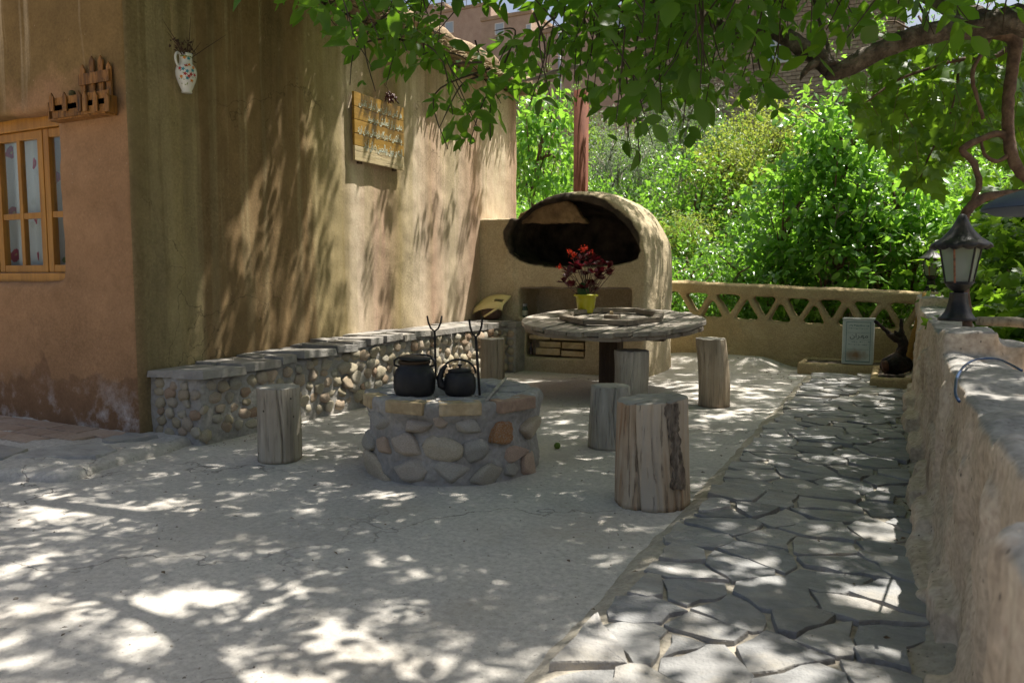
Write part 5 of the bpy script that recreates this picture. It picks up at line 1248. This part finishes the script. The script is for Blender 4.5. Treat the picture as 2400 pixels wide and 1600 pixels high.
# ================================================================ trees and shrubs in the garden
def crown(name, n, rx, ry, rz, leaf, t, seed, per=16, hang=.25, spread=.16):
    r = np.random.default_rng(seed); k = n//per
    d = unit(r.normal(0, 1, (k, 3))); o = r.random(3)*40
    lob = np.array([1+.42*noise.fractal(Vector(q)*1.7+Vector(o), 1, 2, 2) for q in d])
    rad = (r.random(k)**.42)*lob
    c = d*rad[:, None]*np.array([rx, ry, rz])
    td = unit(d+r.normal(0, .6, (k, 3))+np.array([0, 0, .25])); tl = r.uniform(.6, 1.5, k)*spread
    idx = np.repeat(np.arange(k), per); f = np.tile(np.linspace(0, 1, per), k)
    P = c[idx]+td[idx]*(f*tl[idx]*2)[:, None]+r.normal(0, leaf*.55, (k*per, 3))
    D = unit(td[idx]*.5+r.normal(0, .8, (k*per, 3))-np.array([0, 0, hang])); N = unit(np.array([0, 0, 1.0])+.5*d[idx]+r.normal(0, .5, (k*per, 3)))
    rn = np.clip(.65*r.random(k)[idx]+.35*r.random(k*per), 0, 1)
    return leafmesh(name, t, P, D, N, leaf*r.uniform(.7, 1.25, k*per), rn)
def trunk(name, h, rx, rz, seed, r0=.05):
    r = random.Random(seed); b = B(); bot = Vector((0, 0, -h)); 
    main = [Vector((r.uniform(-.04, .04)*i, r.uniform(-.04, .04)*i, -h+(h+rz*.5)*i/6)) for i in range(7)]
    b.tube(main, [r0*(1-.11*i) for i in range(7)], 8)
    for k in range(9):
        s = main[r.randint(2, 5)]; a = r.random()*2*PI; e = Vector((rx*.8*math.cos(a), rx*.8*math.sin(a), r.uniform(-.2, .8)*rz)); m_ = s.lerp(e, .5)+Vector((0, 0, .1*rz))
        b.tube([s, m_, e], [r0*.45, r0*.28, r0*.1], 6)
    return b.mesh(name, smooth=True)
KINDS = {   # leaf length, template, material, leaves, hang
 'walnut': (.12, TW, L_sap, 1250, .3), 'bush': (.08, TS, L_bush, 3000, .1), 'dark': (.085, TS, L_dark, 2800, .15), 'yellow': (.065, TS, L_yellow, 3600, .1), 'grey': (.065, TSL, L_grey, 7000, .1), 'willow': (.1, TSL, L_bush, 3600, .4), 'vine': (.105, TV, L_vine, 2000, .35)}
CM = {}
def plant(kind, u, dep, vtop, wpx, vbot, label, group, name, var=0, cat='tree'):
    """a tree or shrub standing on the slope, its crown filling vtop..vbot at that distance"""
    key = (kind, var)
    lf, t, m, n, hg = KINDS[kind]; p = at(u, 650, dep); k = dep/F; rx = wpx*k/2; zt = H+(650-vtop)*k; zb = H+(650-vbot)*k; rz = (zt-zb)/2; cz = (zt+zb)/2; g = tz(p.x, p.y)
    if key not in CM:
        CM[key] = (crown(kind+'_crown', n, rx, rx, rz, lf, t, 11*var+len(kind)*7+ord(kind[0])), rx, rz); CM[key][0].materials.append(m)
        h = cz-g; tm = trunk(kind+'_trunk', max(.5, h), rx, rz, var+ord(kind[0]), .035+.02*rx); tm.materials.append(m_greytwig if kind == 'grey' else m_barkv); CM[key] += (tm, max(.5, h))
    me, rx0, rz0, tm, h0 = CM[key]
    o = thing(name, label, cat, (p.x, p.y, g), group)
    rot = random.random()*6.28
    for nm, d in (('trunk', tm), ('crown', me)):
        q = bpy.data.objects.new(nm, d); q.location = (p.x, p.y, cz); s = rx/rx0; q.scale = (s, s, rz/rz0 if nm == 'crown' else max(.5, cz-g)/h0+.02); q.rotation_euler = (0, 0, rot if nm == 'crown' else 0)
        put(q, o)
        if nm == 'crown': q['kind'] = 'stuff'
GW = 'leafy green trees filling the garden slope'; GB = 'bushes growing close behind the parapet'
lab = {'dark': 'dark green tree high on the garden slope', 'bush': 'bright green small leaved tree on the garden slope', 'grey': 'silvery grey olive leaved tree below the brick building', 'yellow': 'yellow green shrub with pale new leaves below the brick building', 'willow': 'narrow leaved light green tree on the garden slope', 'walnut': 'young walnut tree with large glossy leaves growing behind the parapet', 'vine': 'grape vine bush with broad lobed leaves below the low wall'}
NAMES = {'dark': 'dark_shrub', 'bush': 'leafy_shrub', 'willow': 'willow_shrub', 'grey': 'olive_tree', 'yellow': 'yellow_shrub'}
SL = {'dark': 'round dark green shrub on the garden slope', 'bush': 'round bright green shrub on the garden slope', 'willow': 'narrow leaved light green shrub on the garden slope'}
rs = random.Random(12)
def on_slope(u, dep, hgt): p = at(u, 650, dep); g = tz(p.x, p.y); return 650-(g+hgt-H)*F/dep
for row, dep in enumerate((10.7, 11.7, 12.9, 14.2, 15.7, 17.4, 19.3, 21.4)):
    u = 1180+rs.uniform(0, 60)
    while u < 2480:
        d = dep+rs.uniform(-.45, .45); hgt = rs.uniform(1.1, 1.9)*(1.15 if row > 4 else 1); wm = rs.uniform(1.3, 2.0)
        kind = rs.choice(('bush', 'bush', 'willow', 'dark')) if row < 6 else rs.choice(('bush', 'dark', 'dark'))
        if row < 2: kind = rs.choice(('bush', 'willow', 'bush', 'dark'))
        vt, vb = on_slope(u, d, hgt), on_slope(u, d, .05); wp = wm*F/d
        if not (row >= 5 and 1640 < u < 2020 and vt < 300): plant(kind, u, d, vt, wp, vb, SL[kind]+(', lowest row' if row < 2 else ', halfway up' if row < 5 else ', near its top')+(' behind the oven' if u < 1480 else ' below the brick building' if u < 2060 else ' behind the lanterns'), kind+' shrubs covering the garden slope', NAMES[kind], rs.randint(0, 2), 'shrub')
        u += wp*rs.uniform(.62, .85)
for (u, d, vt, wp, vb, var, lb_) in [(1595, 16.6, 195, 200, 400, 0, 'silvery grey olive tree below the brick building, the taller of two'), (1440, 15.2, 290, 200, 470, 1, 'silvery grey olive tree right of the chimney pipe, the lower of two')]:
    plant('grey', u, d, vt, wp, vb, lb_, 'silvery olive trees', 'olive_tree', var)
for (u, d, vt, wp, vb, var) in [(1790, 14.5, 245, 170, 400, 0), (1700, 13.8, 340, 150, 460, 1), (1860, 15, 330, 160, 470, 1), (1600, 12, 500, 130, 600, 0)]:
    plant('yellow', u, d, vt, wp, vb, 'yellow green shrub with pale new leaves among the slope shrubs', 'yellow green shrubs', 'yellow_shrub', var, 'shrub')
# tall trees at the sides
for (u, d, vt, wp, vb, var, lb_) in [(2150, 17, -60, 380, 420, 0, 'tall leafy tree behind the grape vine, left of its twin'), (2360, 16, -80, 360, 420, 1, 'tall leafy tree high behind the lantern'), (1275, 15, 170, 170, 400, 0, 'tall leafy tree rising behind the far house corner'), (1090, 25, 150, 240, 400, 1, 'distant leafy tree seen over the reed roof edge')]:
    plant('bush', u, d, vt, wp, vb, lb_, None, 'leafy_tree', var+5)
# close behind the parapet and beside the house
for (u, d, vt, wp, vb, var, lb_) in [(1950, 9.9, 215, 190, 440, 0, 'tallest young walnut behind the parapet, reaching up to the brick building'), (1850, 10.1, 400, 200, 620, 1, 'young walnut behind the middle of the parapet'), (2050, 9.9, 360, 210, 580, 0, 'young walnut behind the tin can end of the parapet'), (2160, 9.9, 470, 200, 700, 1, 'young walnut behind the corner lantern'), (1955, 9.8, 520, 220, 740, 1, 'low young walnut right behind the parapet openings'), (1262, 11.2, 240, 150, 480, 1, 'walnut tree with drooping leaves behind the far corner of the house')]:
    plant('walnut', u, d, vt, wp, vb, lb_, 'young walnut trees', 'walnut_sapling', var)
for (kind, u, d, vt, wp, vb, var) in [('bush', 1615, 10.0, 640, 150, 800, 0), ('willow', 1710, 10.0, 640, 170, 800, 1), ('bush', 1800, 10.0, 650, 170, 810, 1), ('bush', 1890, 10.0, 655, 170, 820, 2), ('willow', 1985, 10.0, 660, 180, 830, 0), ('bush', 2090, 10, 660, 190, 830, 0)]:
    plant(kind, u, d, vt, wp, vb, {'bush': 'low bright green bush pressed against the back of the parapet', 'willow': 'low narrow leaved bush close behind the parapet'}[kind], GB, 'garden_bush', var, 'bush')
for i, (u, d, vt, wp, vb, var) in enumerate([(2385, 6.8, 560, 210, 860, 0), (2440, 5.0, 720, 220, 1000, 1), (2345, 9.2, 500, 150, 780, 1), (2520, 4.6, 640, 240, 1050, 0), (2440, 7.8, 450, 260, 700, 0)]):
    plant('vine', u, d, vt, wp, vb, ['grape vine bush below the middle of the low wall', 'low grape vine bush below the cable on the low wall', 'grape vine bush behind the far end of the low wall', 'grape vine bush nearest the trunk of the walnut tree', 'tall grape vine bush rising behind the log rail'][i], 'vine bushes below the low wall', 'vine_bush', var, 'vine')
# bare dry shrubs
def dry(u, dep, u0, u1, v0, v1, n, label):
    p = at(u, 650, dep); ds = thing('dry_shrub', label, 'shrub', (p.x, p.y, tz(p.x, p.y)), 'bare dry shrubs'); r0 = random.Random(int(u)); b = B(); zb = tz(p.x, p.y)
    for i in range(n):
        e = at(r0.uniform(u0, u1), r0.uniform(v0, v1), dep+r0.uniform(-.6, .6)); s = Vector((p.x+r0.uniform(-.2, .2), p.y, zb)); m_ = s.lerp(e, .6)+Vector((r0.uniform(-.25, .25), 0, r0.uniform(-.1, .25)))
        b.tube([s, m_, e], [.016*dep/15, .01*dep/15, .004], 5)
        for k in range(4): q = m_.lerp(e, r0.random()); b.tube([q, q+Vector((r0.uniform(-.4, .4), r0.uniform(-.3, .3), r0.uniform(.0, .4)))*(dep/15)], [.006, .003], 4)
    b.build('branches', m_greytwig, ds)
dry(1590, 14.2, 1480, 1690, 330, 470, 30, 'bare grey twiggy shrub among the slope shrubs right of the chimney')
dry(1830, 12.2, 1780, 1880, 300, 480, 12, 'bare brown stems rising from the slope below the brick building')
dry(2000, 9.75, 1900, 2110, 330, 600, 12, 'thin bare stems among the young walnuts behind the parapet')
# ================================================================ walnut tree over the patio
wt = thing('walnut_tree', 'old walnut tree whose leafy limbs hang over the whole patio', 'tree', (1.9, 2.2, -.85))
rw = np.random.default_rng(21)
def limb(pts, rad, m=m_barkw, name='limb', n=12, k=6, amp=.17):
    pts = smooth_path([Vector(q) for q in pts], k); R = np.interp(np.linspace(0, 1, len(pts)), np.linspace(0, 1, len(rad)), rad)
    b = B().tube(pts, list(R), n)
    if amp:
        i = 0; vs = []
        for q in range(len(pts)):
            for j in range(n): v = Vector(b.v[q*n+j]); d = v-pts[q]; vs.append(tuple(pts[q]+d*(1+amp*noise.noise(v*7)+amp*.9*noise.noise(v*22)+amp*.6*noise.noise(v*55))))
        b.v = vs
    return b.build(name, m, wt, smooth=True)
limb([(1.9, 2.2, -.95), (1.88, 2.3, .2), (1.75, 2.5, 1.3), (1.5, 2.9, 2.0)], [.26, .2, .18, .16], name='trunk', n=20)
J = Vector((1.5, 2.9, 2.0)); e0 = at(2480, 40, 3.75)
limb([J, (1.15, 3.3, 2.25), e0, at(2380, 45, 3.9), at(2300, 62, 4.0), at(2200, 72, 4.05), at(2110, 98, 4.1), at(2030, 135, 4.1), at(1965, 168, 4.1), at(1938, 172, 4.1)], [.15, .1, .07, .064, .06, .054, .051, .05, .046, .032], n=28)
limb([at(1950, 162, 4.1), at(1915, 135, 4.15), at(1860, 98, 4.2), at(1800, 70, 4.3), at(1740, 80, 4.4), at(1680, 60, 4.5), at(1560, 20, 4.7), at(1400, -30, 4.9), at(1200, -60, 5.1), at(1000, -40, 5.3), at(840, -40, 5.5)], [.05, .052, .046, .042, .036, .032, .028, .024, .02, .016, .01], n=12)
limb([at(1925, 140, 4.12), at(1900, 155, 4.1), at(1884, 172, 4.08), at(1876, 188, 4.07)], [.03, .02, .014, .005], n=8, name='stub')
limb([at(1945, 160, 4.1), at(1938, 100, 4.15), at(1920, 50, 4.2), at(1900, -40, 4.3)], [.012, .01, .009, .006], n=8, amp=0)
limb([at(2300, 50, 4.0), at(2200, 0, 4.3), at(2050, -70, 4.6), at(1800, -150, 4.9)], [.06, .05, .04, .025], n=12)
limb([at(1690, 60, 4.5), at(1560, 120, 4.9), at(1420, 150, 5.2), at(1330, 160, 5.4), at(1270, 180, 5.6), at(1215, 192, 5.8)], [.02, .018, .018, .017, .014, .008], m=m_greytwig, n=8, amp=.05)
# limbs above the frame, towards the house and over the foreground
def sh(u, v, h): p = gp(u, v, 0); return p+SUN*(h/SUN.z)
limb([J, (1.0, 2.4, 2.5), sh(900, 1800, 2.55), sh(520, 1620, 2.6), sh(435, 1490, 2.65), sh(330, 1440, 2.75), sh(220, 1400, 2.9), sh(60, 1360, 3.0)], [.13, .1, .075, .06, .045, .03, .02, .012], n=12)
limb([sh(435, 1490, 2.65), sh(560, 1450, 2.75), sh(640, 1380, 2.85), sh(760, 1330, 3.0)], [.028, .018, .012, .007], n=8)
limb([sh(520, 1620, 2.6), sh(300, 1560, 2.7), sh(60, 1500, 2.8)], [.03, .02, .01], n=8)
limb([J, (.6, 3.2, 2.9), (-.4, 3.4, 3.2), (-1.6, 3.3, 3.4), (-2.8, 3.2, 3.5), (-3.6, 3.4, 3.6)], [.14, .11, .08, .06, .04, .02], n=12)
limb([(-.4, 3.4, 3.2), (-1.0, 4.2, 3.6), (-1.9, 5.0, 3.9), (-2.8, 5.6, 4.0)], [.06, .045, .03, .015], n=10)
limb([(.6, 3.2, 2.9), (.4, 4.6, 3.4), (-.2, 5.8, 3.7)], [.07, .05, .02], n=10)
def px2xy(u, v): p = gp(u, v, 0); return p.x, p.y
LIT = [(px2xy(170, 1200), .5, .26, .35), (px2xy(650, 1510), .36, .16, .4), (px2xy(620, 1600), .4, .2, .68), (px2xy(1500, 900), 1.0, .4, .6), (px2xy(1750, 920), .7, .5, .7), (px2xy(400, 1400), .22, .12, .55), (px2xy(1350, 1600), .4, .25, .55), (px2xy(1950, 1150), .5, .5, .8), (px2xy(300, 1480), .3, .15, .55)]
def cover(x, y):  # leaf density of the unseen crown, shaped to place shade and sun patches
    c = .965
    if y > 5.0: c = .965-.2*sstep(5.0, 6.2, y)
    if y > 6.6: c -= (.25 if x < -2.6 else .05)*sstep(6.6, 7.6, y)
    if x < -3.55:
        c = .97-.1*sstep(2.9, 4.0, y)-.62*sstep(4.25, 5.4, y)
    if x > -2.3 and y > 7.2: c = .93
    elif y > 8.2: c = 0
    if x > -.8: c = min(c, .92)
    if y < 1.2: c = min(c, .93)
    for (q, rx, ry, val) in LIT:
        d = math.hypot((x-q[0])/rx, (y-q[1])/ry)
        if d < 1.4: k = sstep(1.4, .7, d); c = c*(1-k)+min(c, val)*k
    return max(0, c)
cl = []; tries = 0
AREA = (-5.8, .9, .3, 9.0); NC = 3650
dens_max = -math.log(1-.97)
while tries < NC*1.0:
    tries += 1
    x = rw.uniform(AREA[0], AREA[1]); y = rw.uniform(AREA[2], AREA[3]); c = cover(x, y)
    if rw.random() > -math.log(1-min(.97, c))/dens_max: continue
    cl.append((x, y))
cl += [(rw.uniform(-5.05, -4.15), rw.uniform(2.0, 3.1)) for q in range(230)]  # extra unseen leaf clusters added to shade the near side wall
PP = []; DD = []
for (x, y) in cl:
    k = rw.integers(4, 7); h0 = rw.uniform(3.0, 6.8)
    if x < -3.7: h0 = max(h0, (XW+.5-x)/.27+rw.uniform(0, 2))
    for q in range(k):
        sx, sy = x+rw.normal(0, .11), y+rw.normal(0, .11); h = h0+rw.normal(0, .15)
        for it in range(14):
            p = np.array([sx, sy, 0])+np.array(SUN)*(h/SUN.z); u, v, fw = proj(p)
            if fw < .3 or v < -150 or u < -250 or u > 2650: break
            h += .3
        else: continue
        if p[0] < XW+.4 and p[2] < ROOF+.5: continue
        PP.append(p); DD.append([rw.normal(), rw.normal(), -.35+rw.normal()*.3])
A = compounds(np.array(PP), np.array(DD), rw.uniform(.075, .11, len(PP)), rw)
cw = obj('crown', leafmesh('walnut_crown', TW, *A), L_walnut, wt); cw['kind'] = 'stuff'  # leaves kept out of view, laid out for the dapples they cast
# hanging sprays in view: twigs with compound leaves
SPR = []      # (u0,v0,u1,v1,depth)
def vmax(u): return float(np.interp(u, [700, 760, 830, 880, 950, 985, 1020, 1060, 1130, 1190, 1240, 1300, 1360, 1420, 1480, 1530, 1570, 1640, 1700, 1760, 1830, 1880, 1930, 2000, 2100, 2400], [0, 20, 150, 225, 190, 120, 220, 345, 330, 220, 235, 205, 180, 240, 385, 360, 240, 300, 215, 235, 255, 110, 40, 40, 30, 30]))
for i in range(96):
    u0 = 735+1200*((i+.5)/96)+rw.normal(0, 14); vm = vmax(u0); L_ = rw.uniform(.25, .98)*vm
    if (1010 < u0 < 1330 or 1690 < u0 < 1900) and rw.random() < .4: continue
    SPR.append((u0+rw.normal(0, 130), (-90+max(0, L_-300)*.6) if not (1030 < u0 < 1300 and rw.random() < .6) else rw.uniform(95, 150), u0, max(5, L_), rw.uniform(3.2, 5.0)))
for i in range(20): u0 = rw.uniform(1760, 2420); SPR.append((u0+rw.normal(0, 80), -140, u0, rw.uniform(-60, 40), rw.uniform(3.4, 4.8)))
for i in range(14): u0 = rw.uniform(1500, 1740); SPR.append((u0+rw.normal(0, 30), -110, u0, rw.uniform(10, 210), rw.uniform(2.9, 3.4)))
for i in range(12): u0 = rw.uniform(1930, 2360); SPR.append((u0+rw.normal(0, 90), -80, u0, rw.uniform(25, 105), rw.uniform(3.3, 3.8)))
SPR += [(1330, -60, 1310, 240, 4.4), (1370, -60, 1350, 250, 4.6), (1400, -50, 1390, 235, 4.5), (1350, -40, 1345, 200, 4.1), (1385, -60, 1375, 215, 4.2)]
SPR += [(930, 20, 880, 215, 4.2), (955, 60, 905, 200, 4.3), (900, 90, 820, 200, 4.2), (1150, 160, 1050, 350, 4.1), (1180, 190, 1100, 340, 4.2), (1120, 180, 1030, 300, 4.0), (1210, 170, 1150, 330, 4.3), (1480, 120, 1500, 380, 4.0), (1460, 140, 1470, 360, 4.1), (1500, 60, 1530, 340, 4.2), (1640, 40, 1640, 260, 3.6), (1600, 40, 1600, 300, 3.5), (1770, 90, 1800, 250, 4.2), (1740, 80, 1770, 230, 4.3), (1250, 30, 1240, 250, 3.6), (1300, 40, 1290, 230, 3.7)]
tw = B(); PP = []; DD = []; SZ = []
for (u0, v0, u1, v1, dep) in SPR:
    a, c_ = at(u0, v0, dep), at(u1, v1, dep+rw.uniform(-.25, .25)); ln = (c_-a).length; m_ = a.lerp(c_, .5)+Vector((rw.normal(0, .06), rw.normal(0, .06), .03+.22*abs((c_-a).xy.length)))
    pts = smooth_path([a, m_, c_], 6); tw.tube(pts, list(np.linspace(.0065, .0022, len(pts))), 5, False)
    k = max(2, int(ln/.125))
    for q in range(k):
        t = (q+.6)/k; p = pts[min(len(pts)-1, int(t*(len(pts)-1)))]; ph = rw.random()*6.28
        DD.append([math.cos(ph), math.sin(ph), -.35+rw.normal(0, .35)]); PP.append(list(p)); SZ.append(rw.uniform(.07, .14))
tag(tw.build('twigs', m_twig, wt, smooth=True), kind='stuff')
A = compounds(np.array(PP), np.array(DD), np.array(SZ), rw, 2)
u, v, fw = proj(A[0]+A[1]*A[3][:, None]*.5)
ok = ~((v > np.array([vmax(q)+50 for q in u])) & (u < 1930)); A = [q[ok] for q in A]; u, v, fw = u[ok], v[ok], fw[ok]
size = np.where((v > 0) & (v < 420) & (u > 700) & (u < 2000), A[3]/fw, 0); order = np.argsort(-size); big = order[:296]; rest_ = order[296:]
Va = []; Ta = []; Ra = []; off = 0
for k_, tq in enumerate((TW, TW2, TW3)):
    sel = rest_[k_::3]; v_, t_, n_ = leafgeo(tq, A[0][sel], A[1][sel], A[2][sel], A[3][sel]); Va.append(v_); Ta.append(t_+off); off += len(v_); Ra.append(np.repeat(A[4][sel], n_))
cw2 = obj('crown_edge', npmesh('crown_edge', np.concatenate(Va), np.concatenate(Ta), np.concatenate(Ra), True), L_walnut, wt); cw2['kind'] = 'stuff'
lms = []
for tq in (TW, TW2, TW3):
    lm = npmesh('leaf', tq[0], tq[1], np.zeros(len(tq[1])), True); lm.materials.append(L_walnut); lms.append(lm)
for i in big:
    P, D, N, L = A[0][i], unit(A[1][i]), A[2][i], A[3][i]; S = unit(np.cross(N, D)); N = np.cross(D, S)
    o = bpy.data.objects.new('leaf', lms[i % 3]); mt = Matrix(((D[0]*L, S[0]*L, N[0]*L, P[0]), (D[1]*L, S[1]*L, N[1]*L, P[1]), (D[2]*L, S[2]*L, N[2]*L, P[2]), (0, 0, 0, 1)))
    put(o, wt); o.matrix_basis = mt
# ================================================================ grape vine by the lantern
vn = thing('grape_vine', 'old twisting grape vine with broad lobed leaves climbing behind the lantern', 'vine', at(2275, 900, 4.6))
vn.location.z = tz(vn.location.x, vn.location.y)
def vlimb(px, rad, dep=4.45, k=6):
    pts = smooth_path([at(*(q if len(q) == 3 else (q[0], q[1], dep))) for q in px], k); R = np.interp(np.linspace(0, 1, len(pts)), np.linspace(0, 1, len(rad)), rad); b = B().tube(pts, list(R), 12)
    b.v = [tuple(Vector(q)+Vector((.006*noise.noise(Vector(q)*30), .006*noise.noise(Vector(q)*30+Vector((9, 0, 0))), .004*noise.noise(Vector(q)*22)))) for q in b.v]
    b.build('vine_stem', m_barkv, vn, smooth=True)
vlimb([(2290, 1080), (2272, 900), (2266, 740), (2256, 640), (2252, 560), (2262, 505), (2282, 478), (2312, 462), (2360, 455), (2440, 448)], [.03, .028, .026, .026, .027, .028, .028, .026, .024, .022])
vlimb([(2440, 440), (2405, 415), (2383, 391), (2366, 340), (2362, 255), (2371, 170), (2378, 95), (2330, 72), (2250, 55)], [.03, .031, .032, .031, .03, .032, .04, .045, .03])
vlimb([(2366, 330), (2341, 313), (2297, 327), (2256, 350), (2270, 368), (2283, 384), (2295, 425), (2286, 458), (2275, 482)], [.022, .02, .018, .018, .018, .018, .017, .016, .014])
vlimb([(2362, 365), (2335, 378), (2310, 365), (2300, 330)], [.012, .012, .01, .008])
vlimb([(2320, 90), (2280, 170), (2290, 230), (2305, 280)], [.012, .012, .01, .01])
vlimb([(2400, 60), (2340, 130), (2250, 140), (2180, 160), (2100, 190), (2030, 240)], [.02, .016, .012, .01, .008, .005], 4.7)
vlimb([(2250, 145), (2230, 260), (2180, 360), (2150, 440)], [.009, .007, .006, .004], 4.9)
NP = 760; uu = rw.uniform(1990, 2430, NP*4); vv_ = rw.uniform(60, 470, NP*4)
def vmask(u, v): 
    lo = np.interp(u, [1980, 2050, 2120, 2200, 2260, 2330, 2430], [230, 330, 410, 440, 330, 330, 470]); hi = np.interp(u, [1980, 2080, 2200, 2430], [170, 110, 90, 60]); return (v > hi) & (v < lo)
sel = vmask(uu, vv_)&(rw.random(NP*4) < np.interp(uu, [1990, 2060, 2400], [.25, .6, .55])); uu, vv_ = uu[sel][:NP], vv_[sel][:NP]; dd = rw.uniform(4.5, 6.2, len(uu))
P = np.array([list(at(a, b, c)) for a, b, c in zip(uu, vv_, dd)]); D = unit(rw.normal(0, .7, P.shape)+np.array([0, 0, -.9])); N = unit(rw.normal(0, .55, P.shape)+np.array([.1, -.5, .8]))
SZ = rw.uniform(.085, .15, len(P)); RN = rw.random(len(P)); szp = SZ/dd; order = np.argsort(-szp)
vm_ = npmesh('vine_leaf', TV[0], TV[1], np.zeros(len(TV[1])), True); vm_.materials.append(L_vine)
for i in order[:290]:
    Dd = D[i]; S = unit(np.cross(N[i], Dd)); Nn = np.cross(Dd, S); L = SZ[i]
    o = bpy.data.objects.new('leaf', vm_); put(o, vn); o.matrix_basis = Matrix(((Dd[0]*L, S[0]*L, Nn[0]*L, P[i][0]), (Dd[1]*L, S[1]*L, Nn[1]*L, P[i][1]), (Dd[2]*L, S[2]*L, Nn[2]*L, P[i][2]), (0, 0, 0, 1)))
q = order[290:]; fl = obj('foliage', leafmesh('foliage', TV, P[q], D[q], N[q], SZ[q], RN[q]), L_vine, vn); fl['kind'] = 'stuff'
tn = B()
for i in range(0, len(P), 3): tn.tube([P[i], P[i]+np.array([rw.normal(0, .05), rw.normal(0, .05), .14])], .0018, 4, False)
tag(tn.build('tendrils', m_barkv, vn), kind='stuff')
# ================================================================ litter on the floor
n = 420; P = np.stack([rw.uniform(-4.5, .05, n), rw.uniform(1.0, 8.6, n), np.zeros(n)], 1)
edge_n = 120; P[:edge_n, 0] = rw.normal(.05, .05, edge_n); P[:edge_n, 1] = rw.uniform(1.5, 8.2, edge_n)
P[:, 2] = [max(fz(x, y), pathz(x, y) if x > PX0-.12 else -1)+.012 for x, y in P[:, :2]]
P[edge_n:edge_n+40, :2] = np.array(gp(1830, 888, 0))[:2]+rw.normal(0, .1, (40, 2))
m_litter = M('dry_litter', [(.05, .03, .02), (.12, .08, .05), (.2, .14, .08)], 30, shift=False)
tag(obj('leaf_litter', leafmesh('litter', TS, P, unit(rw.normal(0, 1, (n, 3))*np.array([1, 1, .12])), unit(np.array([0, 0, 1])+rw.normal(0, .25, (n, 3))), rw.uniform(.008, .03, n), rw.random(n)), m_litter), 'small dry leaves and twigs scattered on the patio floor', 'leaf litter', kind='stuff')
m_nut = M('green_walnut_husk', [(.1, .17, .03), (.16, .24, .05)], 40)
q = gp(1306, 1044, .02); tag(B().lathe([(0, -.02), (.012, -.016), (.019, -.004), (.019, .006), (.011, .017), (0, .02)], q, 16, False, False).build('green_walnut', m_nut, None, smooth=True), 'small green walnut lying on the floor by the fire pit', 'walnut')
q = gp(1858, 886, .03); tag(B().obox(Matrix.Translation(q) @ Matrix.Rotation(.4, 4, 'Z') @ Matrix.Rotation(.3, 4, 'X'), .07, .03, .01).build('crumpled_paper', m_white, None, bevel=.003), 'scrap of white paper in the litter below the parapet', 'paper scrap')
# grit on the floor
n = 2600; P = np.stack([rw.uniform(-5, .1, n), rw.uniform(.9, 8.7, n), np.zeros(n)], 1); k = 1100
P[:k, 0] = .02+rw.normal(0, .07, k); P[:k, 1] = rw.uniform(.8, 8.3, k); P[k:k+300, 1] = rw.uniform(8.1, 8.8, 300); P[k+300:k+600, 0] = BX+.03+np.abs(rw.normal(0, .05, 300)); P[k+300:k+600, 1] = rw.uniform(3.2, 7.2, 300)
P[:, 2] = [max(fz(x, y), pathz(x, y) if x > PX0-.12 else -1) for x, y in P[:, :2]]
oc = np.array([(1, 0, 0), (-1, 0, 0), (0, 1, 0), (0, -1, 0), (0, 0, 1), (0, 0, -1)], float); ot = np.array([(0, 2, 4), (2, 1, 4), (1, 3, 4), (3, 0, 4), (2, 0, 5), (1, 2, 5), (3, 1, 5), (0, 3, 5)])
szs = rw.uniform(.0018, .006, n)*(1+1.2*(rw.random(n) < .06)); V = (P[:, None]+oc[None]*szs[:, None, None]*rw.uniform(.6, 1.3, (n, 6, 1))).reshape(-1, 3)
tag(obj('grit', npmesh('grit', V, (ot[None]+(np.arange(n)*6)[:, None, None]).reshape(-1, 3)), M('grit_stone', [(.12, .1, .08), (.26, .23, .19), (.4, .36, .3)], 30, shift=False)), 'fine grit and small stones scattered over the patio', 'grit', kind='stuff')
